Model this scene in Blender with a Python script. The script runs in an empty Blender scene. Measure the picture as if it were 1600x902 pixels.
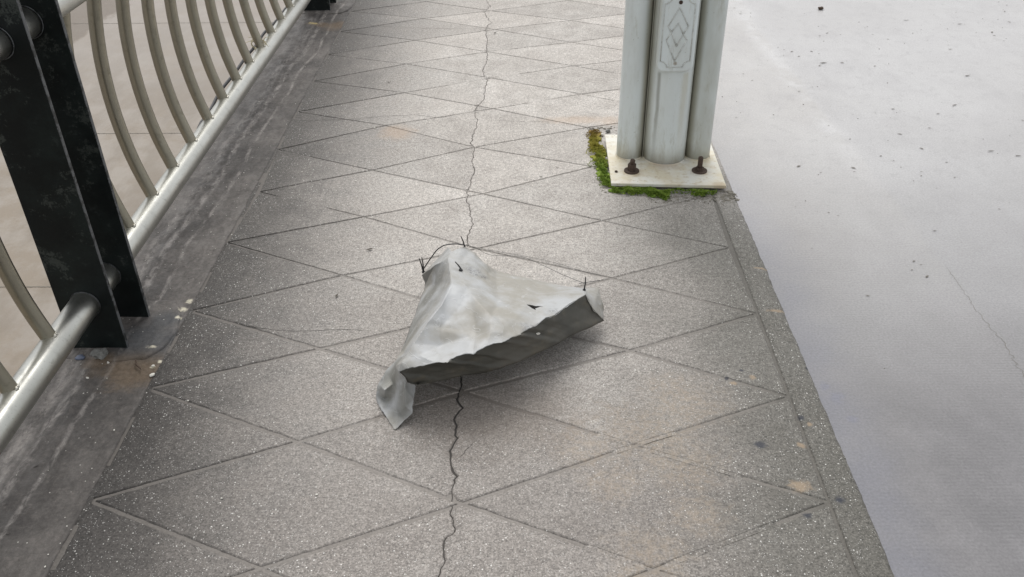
import bpy, bmesh, math, random
from mathutils import Vector, Matrix, noise
R = random.Random(7)
C = bpy.context.scene.collection
S = bpy.context.scene
rad = math.radians

# ---------------------------------------------------------------- camera
cd = bpy.data.cameras.new('camera'); cam = bpy.data.objects.new('camera', cd); C.objects.link(cam)
cd.sensor_width = 36; cd.lens = 36*1383/1600; cd.clip_start = .02; cd.clip_end = 500
cam.matrix_world = Matrix(((0.999898,0.003426,0.013882,0.0000),(0.009587,0.559643,-0.828679,0.0000),(-0.010608,0.828727,0.559553,1.5000),(0,0,0,1)))
S.camera = cam
# ---------------------------------------------------------------- sky and sun (bright overcast)
SUN_AZ, SUN_EL = rad(-8), rad(56)          # azimuth from +Y towards +X
w = bpy.data.worlds.new('World'); S.world = w; w.use_nodes = True
nt = w.node_tree; nt.nodes.clear()
sk = nt.nodes.new('ShaderNodeTexSky'); sk.sky_type = 'NISHITA'; sk.sun_disc = False
sk.sun_elevation = SUN_EL; sk.sun_rotation = SUN_AZ; sk.dust_density = 3; sk.air_density = 1
hs = nt.nodes.new('ShaderNodeHueSaturation'); hs.inputs['Saturation'].default_value = .22
bg = nt.nodes.new('ShaderNodeBackground'); bg.inputs['Strength'].default_value = .125
wo = nt.nodes.new('ShaderNodeOutputWorld')
cl = nt.nodes.new('ShaderNodeMix'); cl.data_type = 'RGBA'; cl.inputs['Factor'].default_value = .62; cl.inputs[7].default_value = (5.68, 5.75, 5.84, 1)   # even cloud over the blue
nt.links.new(sk.outputs[0], hs.inputs['Color']); nt.links.new(hs.outputs[0], cl.inputs[6]); nt.links.new(cl.outputs[2], bg.inputs[0]); nt.links.new(bg.outputs[0], wo.inputs[0])
sl = bpy.data.lights.new('sun', 'SUN'); sl.energy = 1.5; sl.angle = rad(42); sl.color = (1, .97, .93)
so = bpy.data.objects.new('sun', sl); C.objects.link(so)
sd = Vector((math.sin(SUN_AZ)*math.cos(SUN_EL), math.cos(SUN_AZ)*math.cos(SUN_EL), math.sin(SUN_EL)))
so.rotation_euler = sd.to_track_quat('Z', 'Y').to_euler(); so.location = sd*20
S.view_settings.view_transform = 'Standard'; S.view_settings.look = 'None'; S.view_settings.exposure = 0.35
S.view_settings.gamma = 1

SCUFF = [(-0.14, 2.0525, 0.17), (0.0887, 1.8962, 0.146), (0.0106, 1.7934, 0.15)]
# ---------------------------------------------------------------- node helper
class NT:
    def __init__(s, name):
        s.m = bpy.data.materials.new(name); s.m.use_nodes = True; s.t = s.m.node_tree
        s.b = s.t.nodes['Principled BSDF']; s._p = None
    def n(s, typ, **k):
        o = s.t.nodes.new('ShaderNode'+typ)
        for a, v in k.items(): setattr(o, a, v)
        return o
    def l(s, a, b): s.t.links.new(a, b)
    def put(s, sock, v):
        if hasattr(v, 'is_output'): s.l(v, sock)
        elif isinstance(v, (tuple, list)) and len(v) == 3 and sock.type == 'RGBA': sock.default_value = (*v, 1)
        else: sock.default_value = v
    @property
    def pos(s):
        if s._p is None: s._p = s.n('NewGeometry').outputs['Position']
        return s._p
    def sc(s, x, y, z, v=None):
        o = s.n('Mapping'); s.l(v or s.pos, o.inputs[0]); o.inputs['Scale'].default_value = (x, y, z); return o.outputs[0]
    def xyz(s):
        o = s.n('SeparateXYZ'); s.l(s.pos, o.inputs[0]); return o.outputs
    def noise(s, scale, detail=4, rough=.6, v=None, dist=0):
        o = s.n('TexNoise'); s.l(v or s.pos, o.inputs['Vector']); o.inputs['Scale'].default_value = scale
        o.inputs['Detail'].default_value = detail; o.inputs['Roughness'].default_value = rough; o.inputs['Distortion'].default_value = dist
        return o.outputs['Fac']
    def vor(s, scale, v=None, out='Distance'):
        o = s.n('TexVoronoi'); s.l(v or s.pos, o.inputs['Vector']); o.inputs['Scale'].default_value = scale
        return o.outputs if out is None else o.outputs[out]
    def m_(s, op, a, b=0., c=None, clamp=False):
        o = s.n('Math', operation=op, use_clamp=clamp); s.put(o.inputs[0], a); s.put(o.inputs[1], b)
        if c is not None: s.put(o.inputs[2], c)
        return o.outputs[0]
    def ramp(s, v, a, b, lo=0., hi=1., smooth=True):
        o = s.n('MapRange', interpolation_type='SMOOTHSTEP' if smooth else 'LINEAR'); s.put(o.inputs['Value'], v)
        for k, x in (('From Min', a), ('From Max', b), ('To Min', lo), ('To Max', hi)): s.put(o.inputs[k], x)
        return o.outputs['Result']
    def mix(s, f, a, b, mode='MIX'):
        o = s.n('Mix', data_type='RGBA', blend_type=mode); s.put(o.inputs['Factor'], f); s.put(o.inputs[6], a); s.put(o.inputs[7], b); return o.outputs[2]
    def blobs(s, pts, nz, amt=.5):
        """union of soft round stains at (x, y, radius[, stretch_x]) with an edge broken by noise"""
        best = None; X = s.xyz()
        for p in pts:
            x, y, r = p[:3]; sx = p[3] if len(p) > 3 else 1
            dx = s.m_('MULTIPLY', s.m_('SUBTRACT', X[0], x), 1/sx); dy = s.m_('SUBTRACT', X[1], y)
            d = s.m_('SQRT', s.m_('ADD', s.m_('MULTIPLY', dx, dx), s.m_('MULTIPLY', dy, dy)))
            d = s.m_('DIVIDE', d, r)
            best = d if best is None else s.m_('MINIMUM', best, d)
        e = s.m_('ADD', best, s.m_('MULTIPLY', s.m_('SUBTRACT', nz, .5), amt*4))
        return s.ramp(e, 1.15, .25)
    def bump(s, h, strength, dist=.002, prev=None):
        o = s.n('Bump'); o.inputs['Strength'].default_value = strength; o.inputs['Distance'].default_value = dist; s.put(o.inputs['Height'], h)
        if prev: s.l(prev, o.inputs['Normal'])
        return o.outputs[0]
    def fin(s, col, rough=.6, metal=0., normal=None, spec=None):
        s.put(s.b.inputs['Base Color'], col); s.put(s.b.inputs['Roughness'], rough); s.put(s.b.inputs['Metallic'], metal)
        if normal: s.l(normal, s.b.inputs['Normal'])
        if spec is not None: s.put(s.b.inputs['Specular IOR Level'], spec)
        return s.m

def m_aggregate(name, tone=1., kerb=False, joint=False):
    t = NT(name); X = t.xyz()
    big = t.noise(1.7, 5, .62); mid = t.noise(9, 5, .65); fine = t.noise(75, 4, .7); grit = t.noise(210, 3, .7)
    c = t.mix(t.ramp(big, .35, .68), (.455*tone, .424*tone, .390*tone), (.515*tone, .488*tone, .455*tone))
    c = t.mix(t.ramp(mid, .3, .75), c, (.385*tone, .358*tone, .330*tone))
    c = t.mix(t.m_('MULTIPLY', t.ramp(t.noise(4.2, 6, .72), .52, .70), .30), c, (.27, .248, .228))
    if not kerb and not joint:
        oi = t.n('ObjectInfo').outputs['Random']; c = t.mix(1., c, t.ramp(oi, 0, 1, .88, 1.08, False), 'MULTIPLY')
    # damp grime towards the gutter on the left and along the kerb; near part darker
    near = t.ramp(t.m_('ADD', X[1], t.m_('MULTIPLY', t.m_('SUBTRACT', big, .5), .8)), 2.6, 1.0)
    c = t.mix(t.m_('MULTIPLY', near, .66), c, (.165, .148, .136))
    lg = t.ramp(t.m_('ADD', X[0], t.m_('MULTIPLY', t.m_('SUBTRACT', mid, .5), .5)), -.30, -1.02)
    c = t.mix(t.m_('MULTIPLY', lg, t.ramp(X[1], 1.2, 4.4, .93, .84)), c, (.042, .039, .037))
    rg = t.ramp(t.m_('ADD', X[0], t.m_('MULTIPLY', t.m_('SUBTRACT', big, .5), .9)), .12, .68)
    rg = t.m_('MULTIPLY', rg, t.ramp(X[1], 3.5, 2.3))
    c = t.mix(t.m_('MULTIPLY', rg, .74 if not kerb else .80), c, (.100, .098, .085))
    # exposed grit
    f1 = t.ramp(fine, .30, .72, .68, 1.28, False); f2 = t.ramp(grit, .30, .70, .50, 1.50, False)
    if not joint:
        c = t.mix(1., c, t.m_('MULTIPLY', f1, f2), 'MULTIPLY')
        worn = t.ramp(t.noise(3.1, 3, .6), .3, .62, .35, 1.)
        for sc_, thr, r0, col, amt in ((300, .81, .34, (.80, .79, .76), .72), (170, .945, .34, (.85, .84, .80), .85), (230, .90, .42, (.09, .085, .08), .7)):
            v = t.vor(sc_, out=None); sp = t.n('SeparateColor'); t.l(v['Color'], sp.inputs[0])
            k = t.m_('MULTIPLY', t.m_('GREATER_THAN', sp.outputs[0], thr), t.ramp(v['Distance'], r0, r0*.55))
            c = t.mix(t.m_('MULTIPLY', t.m_('MULTIPLY', k, amt), worn), c, col)
    else:
        c = t.mix(.45, c, (.24, .22, .20)); c = t.mix(t.ramp(X[0], .60, .665, 0, .45), c, (.07, .068, .058)); c = t.mix(1., c, t.ramp(grit, .2, .8, .8, 1.2), 'MULTIPLY')
    # ochre cement smears and rust marks
    n2 = t.noise(17, 8, .82, dist=.6)
    o1 = t.blobs([(.40, 1.70, .13), (.15, 1.55, .10), (.20, 1.43, .08), (.26, 1.22, .11), (.38, 1.33, .08), (.30, 1.60, .13, 1.5), (.36, 1.50, .12)], n2, .8)
    c = t.mix(t.m_('MULTIPLY', t.m_('MULTIPLY', o1, t.ramp(t.noise(55, 6, .85), .40, .60, .05, 1.)), .50), c, (.36, .295, .225))
    o2 = t.blobs([(-.522, 3.372, .09), (.23, 3.487, .055, 3.2), (.36, 3.48, .06)], n2, .5)
    c = t.mix(t.m_('MULTIPLY', o2, .40), c, (.45, .325, .225))
    o3 = t.blobs([(.623, 1.417, .02, 1.6), (.735, 2.1, .008, 5), (.74, 2.33, .006, 6), (.545, 1.78, .012), (.60, 1.80, .012), (.70, 1.62, .008), (.66, 1.55, .012)], t.noise(60, 3), .5)
    c = t.mix(t.m_('MULTIPLY', o3, .55), c, (.40, .30, .20))
    o4 = t.blobs([(.563, 1.551, .016, 1.2), (.685, 1.645, .011), (.70, 1.375, .014), (.618, 1.332, .012), (.755, 1.84, .01), (.53, 1.80, .008), (.575, 1.83, .007)], t.noise(70, 3), .35)
    c = t.mix(t.m_('MULTIPLY', o4, .8), c, (.035, .04, .055))
    # brown patch on the ground below the sheet's front edge
    o5 = t.blobs([(-.10, 1.66, .17, 1.9)], n2, .45)
    c = t.mix(t.m_('MULTIPLY', o5, .35), c, (.17, .135, .105))
    hgt = t.m_('ADD', t.m_('MULTIPLY', grit, .7), t.m_('MULTIPLY', fine, .8))
    nrm = t.bump(hgt, .45 if not joint else .3, .0022)
    ro = t.ramp(mid, .2, .8, .5, .68)
    return t.fin(c, ro, 0, nrm, .2)

def m_gutter():
    t = NT('dirty_cement'); X = t.xyz()
    big = t.noise(2.6, 6, .65); mid = t.noise(15, 7, .75, v=t.sc(1.5, .55, 1)); fine = t.noise(90, 4, .7)
    c = t.mix(t.ramp(big, .36, .66), (.076, .070, .066), (.160, .146, .135))
    c = t.mix(t.m_('MULTIPLY', t.ramp(mid, .34, .74), .7), c, (.056, .051, .048))
    c = t.mix(t.m_('MULTIPLY', t.ramp(t.noise(31, 6, .8), .5, .68), .4), c, (.19, .17, .155))
    st = t.noise(9, 7, .8, v=t.sc(3, 1.1, 1), dist=.3)
    wob = t.m_('MULTIPLY', t.m_('SUBTRACT', t.noise(1.9, 4, .6, v=t.sc(0, 1, 0)), .5), .10)
    xx = t.m_('ADD', t.m_('ADD', X[0], wob), t.m_('MULTIPLY', t.m_('SUBTRACT', X[1], 2.2), -.022))
    for x0, wd, am in ((-1.165, .018, .6), (-1.105, .010, .5), (-1.21, .03, .4)):
        k = t.ramp(t.m_('ABSOLUTE', t.m_('SUBTRACT', xx, x0)), wd, wd*.2)
        k = t.m_('MULTIPLY', k, t.ramp(st, .42, .6))
        c = t.mix(t.m_('MULTIPLY', k, am), c, (.40, .37, .345))
    n2 = t.noise(11, 5, .7, dist=.4)
    r1 = t.blobs([(-1.05, 1.83, .09, 1.5), (-1.0, 4.79, .10, 1.3), (-1.10, 4.80, .06, 1.5), (-1.15, 1.87, .05)], n2, .5)
    c = t.mix(t.m_('MULTIPLY', r1, .42), c, (.19, .125, .065))
    r3 = t.blobs([(-1.148, 4.813, .022, 1.4)], t.noise(50, 3), .5)
    c = t.mix(t.m_('MULTIPLY', r3, .8), c, (.62, .50, .24))
    r2 = t.blobs([(-1.06, 1.97, .10, 1.2), (-1.03, 2.05, .06)], n2, .35)
    c = t.mix(t.m_('MULTIPLY', r2, .75), c, (.052, .056, .062))
    wh = t.blobs([(-1.0, 2.162, .012), (-1.006, 2.118, .014), (-1.003, 2.07, .009), (-.990, 1.873, .009), (-1.003, 1.85, .008), (-1.03, 1.93, .008, 2)], t.noise(80, 3), .5)
    c = t.mix(t.m_('MULTIPLY', wh, .9), c, (.62, .58, .46))
    c = t.mix(1., c, t.ramp(fine, .25, .75, .72, 1.3, False), 'MULTIPLY')
    v = t.vor(150, out=None); sp = t.n('SeparateColor'); t.l(v['Color'], sp.inputs[0])
    k = t.m_('MULTIPLY', t.m_('GREATER_THAN', sp.outputs[0], .975), t.ramp(v['Distance'], .3, .15))
    c = t.mix(t.m_('MULTIPLY', k, .7), c, (.7, .68, .62))
    nrm = t.bump(t.m_('ADD', t.m_('MULTIPLY', mid, 1.2), t.m_('MULTIPLY', fine, .45)), .6, .005)
    return t.fin(c, t.ramp(mid, .3, .7, .42, .7), 0, nrm, .25)

def m_road():
    t = NT('damp_concrete_road'); X = t.xyz()
    big = t.noise(.9, 5, .6); mid = t.noise(6, 5, .65); fine = t.noise(140, 3, .7)
    c = t.mix(t.ramp(big, .35, .65), (.45, .437, .425), (.50, .494, .488))
    edge = t.m_('ADD', X[0], t.m_('ADD', t.m_('MULTIPLY', t.m_('SUBTRACT', t.noise(1.6, 5, .6), .5), .16), t.m_('MULTIPLY', t.ramp(X[1], 3.1, 5.5), .07)))
    rt = t.ramp(edge, 1.46, 1.50)
    c = t.mix(t.m_('MULTIPLY', rt, .45), c, (.46, .46, .468))
    # pale worn streak running along the old seam
    ws = t.m_('MULTIPLY', t.ramp(t.m_('ABSOLUTE', t.m_('SUBTRACT', edge, 1.45)), .09, .0), t.ramp(X[1], 3.0, 3.9))
    c = t.mix(t.m_('MULTIPLY', ws, t.m_('MULTIPLY', t.ramp(mid, .4, .62), .55)), c, (.64, .64, .64))
    near = t.ramp(t.m_('ADD', X[1], t.m_('MULTIPLY', t.m_('SUBTRACT', big, .5), 1.2)), 4.4, 1.1)
    c = t.mix(t.m_('MULTIPLY', near, .88), c, (.125, .123, .130))
    c = t.mix(t.m_('MULTIPLY', t.ramp(t.noise(2.6, 6, .7, v=t.sc(1.6, .8, 1)), .46, .70), .20), c, (.27, .262, .268))
    c = t.mix(t.m_('MULTIPLY', t.ramp(t.noise(19, 6, .8), .5, .7), .28), c, (.25, .245, .245))
    damp = t.m_('MULTIPLY', t.ramp(t.m_('ADD', X[0], t.m_('MULTIPLY', t.m_('SUBTRACT', mid, .5), .22)), 1.05, .80), t.ramp(X[1], 3.9, 2.9))
    c = t.mix(t.m_('MULTIPLY', damp, .38), c, (.26, .27, .33))  # damp strip by the kerb, the blue of reflected sky painted in
    c = t.mix(t.m_('MULTIPLY', t.ramp(mid, .35, .75), .22), c, (.36, .35, .36))
    sp_ = t.blobs([(.90, 1.95, .03), (.92, 1.86, .02), (.88, 2.0, .02)], t.noise(30, 3), .5)
    c = t.mix(t.m_('MULTIPLY', sp_, .35), c, (.19, .20, .27))
    c = t.mix(1., c, t.ramp(fine, .25, .75, .80, 1.20, False), 'MULTIPLY')
    # sparse pits and white grit
    for sc_, thr, col, am in ((85, .93, (.17, .165, .16), .75), (120, .955, (.85, .85, .84), .7), (36, .965, (.2, .19, .18), .7)):
        v = t.vor(sc_, v=t.sc(1, 1.6, 1), out=None); sp = t.n('SeparateColor'); t.l(v['Color'], sp.inputs[0])
        k = t.m_('MULTIPLY', t.m_('GREATER_THAN', sp.outputs[0], thr), t.ramp(v['Distance'], .17, .07))
        k = t.m_('MULTIPLY', k, t.ramp(rt, 0., 1., .35, 1.))
        c = t.mix(t.m_('MULTIPLY', k, am), c, col)
    wv = t.n('TexWave', wave_type='BANDS', bands_direction='Y'); t.l(t.pos, wv.inputs['Vector'])
    wv.inputs['Scale'].default_value = 26; wv.inputs['Distortion'].default_value = 1.6; wv.inputs['Detail'].default_value = 2; wv.inputs['Detail Scale'].default_value = 1.5
    br = t.m_('MULTIPLY', wv.outputs['Fac'], t.ramp(rt, 0., 1., .45, .1))
    c = t.mix(t.m_('MULTIPLY', br, .14), c, (.33, .325, .33))
    nrm = t.bump(t.m_('ADD', br, t.m_('MULTIPLY', fine, .5)), .30, .0015)
    return t.fin(c, t.ramp(big, .3, .7, .36, .52), 0, nrm, .35)

def m_lower():
    t = NT('beige_concrete'); X = t.xyz()
    big = t.noise(.35, 5, .6); mid = t.noise(1.6, 6, .65, v=t.sc(1, .35, 1))
    c = t.mix(t.ramp(big, .35, .65), (.250, .215, .178), (.300, .266, .228))
    c = t.mix(t.m_('MULTIPLY', t.ramp(t.noise(.9, 6, .7), .42, .62), .7), c, (.22, .175, .125))
    c = t.mix(t.m_('MULTIPLY', t.ramp(mid, .42, .62), .6), c, (.19, .158, .122))
    lane = t.ramp(t.m_('ADD', X[0], t.m_('MULTIPLY', t.m_('SUBTRACT', mid, .5), .9)), -9.3, -9.5)
    c = t.mix(t.m_('MULTIPLY', lane, .9), c, (.16, .133, .108))
    c = t.mix(t.m_('MULTIPLY', t.ramp(t.noise(5, 5, .7), .45, .8), .3), c, (.23, .20, .17))
    gr = t.m_('MULTIPLY', t.ramp(X[1], 11, 20), t.ramp(lane, 1, 0))
    c = t.mix(t.m_('MULTIPLY', gr, .45), c, (.34, .315, .295))
    return t.fin(c, .6, 0, t.bump(t.noise(30, 4), .3, .01), .4)

def m_steel(name, base, r0, r1, streak=(1, 1, 40), amt=.12):
    t = NT(name)
    n1 = t.noise(6, 5, .7); n2 = t.noise(60, 3, .6, v=t.sc(*streak)); n3 = t.noise(28, 5, .7)
    c = t.mix(t.ramp(n1, .3, .7), base, tuple(v*.86 for v in base))
    c = t.mix(t.m_('MULTIPLY', t.ramp(n3, .54, .70), .45), c, tuple(v*.55 for v in base))
    c = t.mix(t.m_('MULTIPLY', t.ramp(t.noise(160, 3, .7), .60, .70), .4), c, (.2, .19, .16))
    ro = t.m_('ADD', t.ramp(n1, .3, .7, r0, r1), t.m_('MULTIPLY', t.m_('SUBTRACT', n2, .5), amt))
    return t.fin(c, ro, 1., t.bump(n2, .08, .0008))

def m_blackpaint():
    t = NT('black_green_paint')
    n1 = t.noise(5, 6, .7); n2 = t.noise(26, 6, .75); n3 = t.noise(120, 3)
    c = t.mix(t.ramp(n1, .4, .65), (.007, .009, .009), (.013, .018, .017))
    c = t.mix(t.m_('MULTIPLY', t.ramp(n2, .56, .66), t.m_('MULTIPLY', t.ramp(n1, .42, .62), .6)), c, (.035, .042, .04))
    c = t.mix(t.m_('MULTIPLY', t.ramp(t.noise(9, 7, .82), .56, .62), .7), c, (.055, .062, .056))
    return t.fin(c, t.ramp(n2, .3, .7, .35, .6), 0, t.bump(n3, .12, .001), .16)

def m_edgepaint():
    t = NT('worn_paint_edge')
    n = t.noise(38, 5, .7)
    c = t.mix(t.ramp(n, .48, .58), (.085, .09, .095), (.018, .02, .02))
    return t.fin(c, .5, 0, t.bump(n, .2, .001), .5)

def m_postpaint():
    t = NT('grey_white_paint'); X = t.xyz()
    n1 = t.noise(4, 5, .6, v=t.sc(1, 1, .35)); n2 = t.noise(30, 5, .7, v=t.sc(1, 1, .25)); n3 = t.noise(70, 3)
    c = t.mix(t.ramp(n1, .3, .7), (.74, .80, .80), (.66, .70, .68))
    c = t.mix(t.m_('MULTIPLY', t.ramp(n2, .45, .8), .3), c, (.40, .40, .34))
    low = t.ramp(t.m_('ADD', X[2], t.m_('MULTIPLY', t.m_('SUBTRACT', n2, .5), .12)), .09, .01)
    c = t.mix(t.m_('MULTIPLY', low, .5), c, (.34, .31, .25))
    c = t.mix(t.m_('MULTIPLY', t.ramp(n1, .35, .62), t.ramp(X[0], .615, .66, 0, .55)), c, (.42, .43, .37))  # right tube painted darker, as the side turned from the light
    c = t.mix(t.m_('MULTIPLY', t.ramp(t.noise(16, 6, .8, v=t.sc(1, 1, .22)), .52, .66), .38), c, (.36, .34, .25))
    # brown shade painted on the inward sides of the side tubes
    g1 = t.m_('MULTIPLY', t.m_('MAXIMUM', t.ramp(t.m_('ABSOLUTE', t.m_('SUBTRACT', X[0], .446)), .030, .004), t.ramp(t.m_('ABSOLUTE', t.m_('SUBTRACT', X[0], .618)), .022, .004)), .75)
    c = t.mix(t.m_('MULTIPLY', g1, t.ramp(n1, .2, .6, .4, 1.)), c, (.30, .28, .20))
    # drip marks under the cover plate
    xx = t.m_('ADD', X[0], t.m_('MULTIPLY', t.m_('SUBTRACT', n1, .5), .03))
    d1 = t.m_('MULTIPLY', t.ramp(t.m_('ABSOLUTE', t.m_('SUBTRACT', xx, .484)), .009, .001), t.ramp(X[2], .385, .37))
    d1 = t.m_('MULTIPLY', d1, t.ramp(X[2], -.05, .30))
    c = t.mix(t.m_('MULTIPLY', d1, .7), c, (.25, .25, .22))
    d2 = t.m_('MULTIPLY', t.ramp(t.m_('ABSOLUTE', t.m_('SUBTRACT', xx, .575)), .020, .002), t.m_('MULTIPLY', t.ramp(X[2], .385, .37), t.ramp(X[2], -.02, .34)))
    c = t.mix(t.m_('MULTIPLY', d2, .4), c, (.44, .39, .24))
    v = t.vor(95, out=None); sp = t.n('SeparateColor'); t.l(v['Color'], sp.inputs[0])
    k = t.m_('MULTIPLY', t.m_('GREATER_THAN', sp.outputs[0], .965), t.ramp(v['Distance'], .22, .1))
    c = t.mix(t.m_('MULTIPLY', k, .55), c, (.2, .18, .13))
    chip = t.m_('MULTIPLY', t.ramp(t.noise(22, 5, .8, v=t.sc(1, 1, .3)), .70, .73), .8)
    c = t.mix(chip, c, (.13, .115, .08))
    return t.fin(c, t.ramp(n2, .3, .7, .32, .5), 0, t.bump(n3, .08, .001), .5)

def m_baseplate():
    t = NT('weathered_white_paint'); n1 = t.noise(9, 5, .65); n2 = t.noise(40, 5, .7)
    c = t.mix(t.ramp(n1, .38, .66), (.70, .69, .63), (.62, .56, .42))
    c = t.mix(t.m_('MULTIPLY', t.ramp(n2, .52, .68), .5), c, (.42, .32, .18))
    rs = t.blobs([(.398, 2.95, .045), (.6475, 2.95, .042), (.53, 3.0, .04, 2), (.70, 2.845, .03)], t.noise(30, 6, .8), .5)
    c = t.mix(t.m_('MULTIPLY', rs, .45), c, (.36, .25, .13))
    v = t.vor(80, out=None); sp = t.n('SeparateColor'); t.l(v['Color'], sp.inputs[0])
    k = t.m_('MULTIPLY', t.m_('GREATER_THAN', sp.outputs[0], .96), t.ramp(v['Distance'], .25, .1))
    c = t.mix(t.m_('MULTIPLY', k, .7), c, (.2, .13, .07))
    return t.fin(c, .5, 0, t.bump(n2, .15, .001), .4)

def m_plain(name, col, rough=.6, metal=0, var=.25, scale=40, bump=.2):
    t = NT(name); n = t.noise(scale, 5, .7)
    c = t.mix(1., col, t.ramp(n, .25, .75, 1-var, 1+var, False), 'MULTIPLY')
    return t.fin(c, rough, metal, t.bump(n, bump, .001))

def m_sheet(dark=False):
    t = NT('sheet_dark_back' if dark else 'grey_coated_sheet')
    n1 = t.noise(5.5, 5, .6); n2 = t.noise(22, 5, .65); n3 = t.noise(260, 2, .6); n4 = t.noise(9, 3, .6, dist=1.5)
    if dark:
        c = t.mix(t.ramp(n1, .35, .65), (.056, .055, .046), (.086, .081, .068))
        c = t.mix(t.m_('MULTIPLY', t.ramp(n2, .52, .75), .5), c, (.125, .105, .07))
        c = t.mix(t.m_('MULTIPLY', t.ramp(n4, .55, .7), .4), c, (.04, .04, .038))
        nrm = t.bump(n4, .25, .004, t.bump(n3, .1, .0006))
        return t.fin(c, .5, 0, nrm, .4)
    c = t.mix(t.ramp(n1, .38, .62), (.44, .45, .455), (.335, .32, .285))
    c = t.mix(t.m_('MULTIPLY', t.ramp(n2, .52, .78), .30), c, (.25, .245, .22))
    c = t.mix(t.m_('MULTIPLY', t.ramp(n4, .52, .72), .22), c, (.50, .515, .54))
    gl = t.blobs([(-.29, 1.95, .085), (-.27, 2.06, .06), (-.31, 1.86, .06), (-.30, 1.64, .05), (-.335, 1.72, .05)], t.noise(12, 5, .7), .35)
    c = t.mix(t.m_('MULTIPLY', gl, .78), c, (.20, .198, .178))  # shade of the left face painted into the colour, plus dirt on the tail
    fc = t.ramp(t.m_('ABSOLUTE', t.m_('SUBTRACT', t.noise(16, 2, .5, dist=.8), .5)), .012, .0)
    c = t.mix(t.m_('MULTIPLY', fc, .28), c, (.62, .63, .64))
    g = t.blobs([(SCUFF[0][0], SCUFF[0][1], .035, 1.3), (SCUFF[1][0], SCUFF[1][1], .018, 1.8), (SCUFF[2][0], SCUFF[2][1], .02, 1.2)], t.noise(60, 4, .7), .6)
    sc2 = t.m_('MULTIPLY', g, t.ramp(t.noise(140, 4, .8, dist=1.), .5, .56))
    c = t.mix(t.m_('MULTIPLY', sc2, .75), c, (.12, .12, .13))
    wv = t.noise(70, 2, .5, v=t.sc(1, 1, 1))
    nrm = t.bump(fc, .35, .002, t.bump(n4, .30, .006, t.bump(wv, .12, .0012, t.bump(n3, .12, .0006))))
    return t.fin(c, t.ramp(n2, .3, .7, .46, .62), .04, nrm, .4)

def m_moss():
    t = NT('moss'); X = t.xyz(); n = t.noise(45, 4, .7)
    oi = t.n('NewGeometry').outputs['Random Per Island']
    c = t.mix(oi, (.085, .16, .018), (.27, .36, .06))
    old = t.ramp(t.m_('ADD', X[1], t.m_('MULTIPLY', t.m_('SUBTRACT', n, .5), .25)), 2.98, 3.24)
    c2 = t.mix(oi, (.22, .21, .03), (.40, .34, .07))
    c = t.mix(old, c, c2)
    br = t.ramp(t.m_('ADD', X[1], t.m_('MULTIPLY', t.m_('SUBTRACT', n, .5), .1)), 3.26, 3.36)
    c = t.mix(t.m_('MULTIPLY', br, .8), c, (.22, .13, .05))
    return t.fin(c, .8, 0, None, .2)

M = dict(pave=m_aggregate('aggregate_concrete'), kerb=m_aggregate('kerb_concrete', .9, kerb=True), joint=m_aggregate('joint_cement', .8, joint=True),
         gutter=m_gutter(), road=m_road(), lower=m_lower(), rail=m_steel('brushed_steel_rail', (.60, .60, .56), .30, .42, (1, .05, 1)),
         bal=m_steel('brushed_steel_tube', (.37, .35, .285), .32, .44, (1, 1, .05)), black=m_blackpaint(), edge=m_edgepaint(), post=m_postpaint(), plate=m_baseplate(),
         rust=m_plain('rusty_iron', (.075, .05, .038), .8, .2, .5, 120, .6), dark=m_plain('crack_shade_and_dirt', (.055, .05, .045), .9, 0, .3), blk=m_plain('black_plastic', (.018, .018, .02), .45),
         cable=m_plain('dark_cable', (.03, .03, .034), .5), weld=m_plain('weld_metal', (.6, .58, .52), .35, .9, .4, 200, .8), wire=m_plain('thin_grey_wire', (.10, .10, .10), .4, .6),
         sheet=m_sheet(), fold=m_plain('grey_fold', (.13, .13, .12), .5, 0, .2, 30), back=m_sheet(True), moss=m_moss(), stone=m_plain('grey_stone', (.17, .17, .16), .85, 0, .4, 90, .8), white=m_plain('white_grit', (.68, .66, .60), .7),
         blue=m_plain('blue_scrap', (.14, .165, .235), .5, 0, .3), twig=m_plain('brown_twig', (.07, .045, .03), .8), speck=m_plain('grey_specks', (.17, .155, .13), .85, 0, .5, 200), leaf=m_plain('dry_leaf', (.075, .065, .05), .8, 0, .5, 200),
         string=m_plain('pale_string', (.62, .56, .40), .8), relief=m_plain('relief_shade_and_grime', (.56, .58, .55), .6, 0, .35, 60), mortar=m_plain('chipped_mortar', (.20, .185, .155), .9, 0, .5, 110, .8), under=m_plain('shadow_gap', (.10, .08, .055), .9, 0, .5, 120, .5))

# ---------------------------------------------------------------- mesh helpers
def tag(o, label=None, cat=None, group=None, kind=None):
    for k, v in (('label', label), ('category', cat), ('group', group), ('kind', kind)):
        if v: o[k] = v
    return o
def ob(name, data, parent=None, loc=None):
    o = bpy.data.objects.new(name, data); C.objects.link(o)
    if parent is not None: o.parent = parent
    if loc is not None: o.location = loc
    return o
def empty(name, loc=(0, 0, 0)):
    o = bpy.data.objects.new(name, None); C.objects.link(o); o.location = loc; o.empty_display_size = .05; return o
def wchild(o, parent):
    o.parent = parent; o.matrix_parent_inverse = Matrix.Translation(parent.location).inverted(); return o
def mesh(name, V, F, mat, smooth=False):
    m = bpy.data.meshes.new(name); m.from_pydata([tuple(v) for v in V], [], F)
    for x in (mat if isinstance(mat, (list, tuple)) else [mat]): m.materials.append(x)
    m.validate()
    if smooth: m.polygons.foreach_set('use_smooth', [True]*len(m.polygons))
    m.update(); return m
def bmmesh(name, bm, mat, smooth=False):
    bmesh.ops.recalc_face_normals(bm, faces=bm.faces)
    m = bpy.data.meshes.new(name); bm.to_mesh(m); bm.free()
    for x in (mat if isinstance(mat, (list, tuple)) else [mat]): m.materials.append(x)
    if smooth: m.polygons.foreach_set('use_smooth', [True]*len(m.polygons))
    return m
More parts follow.
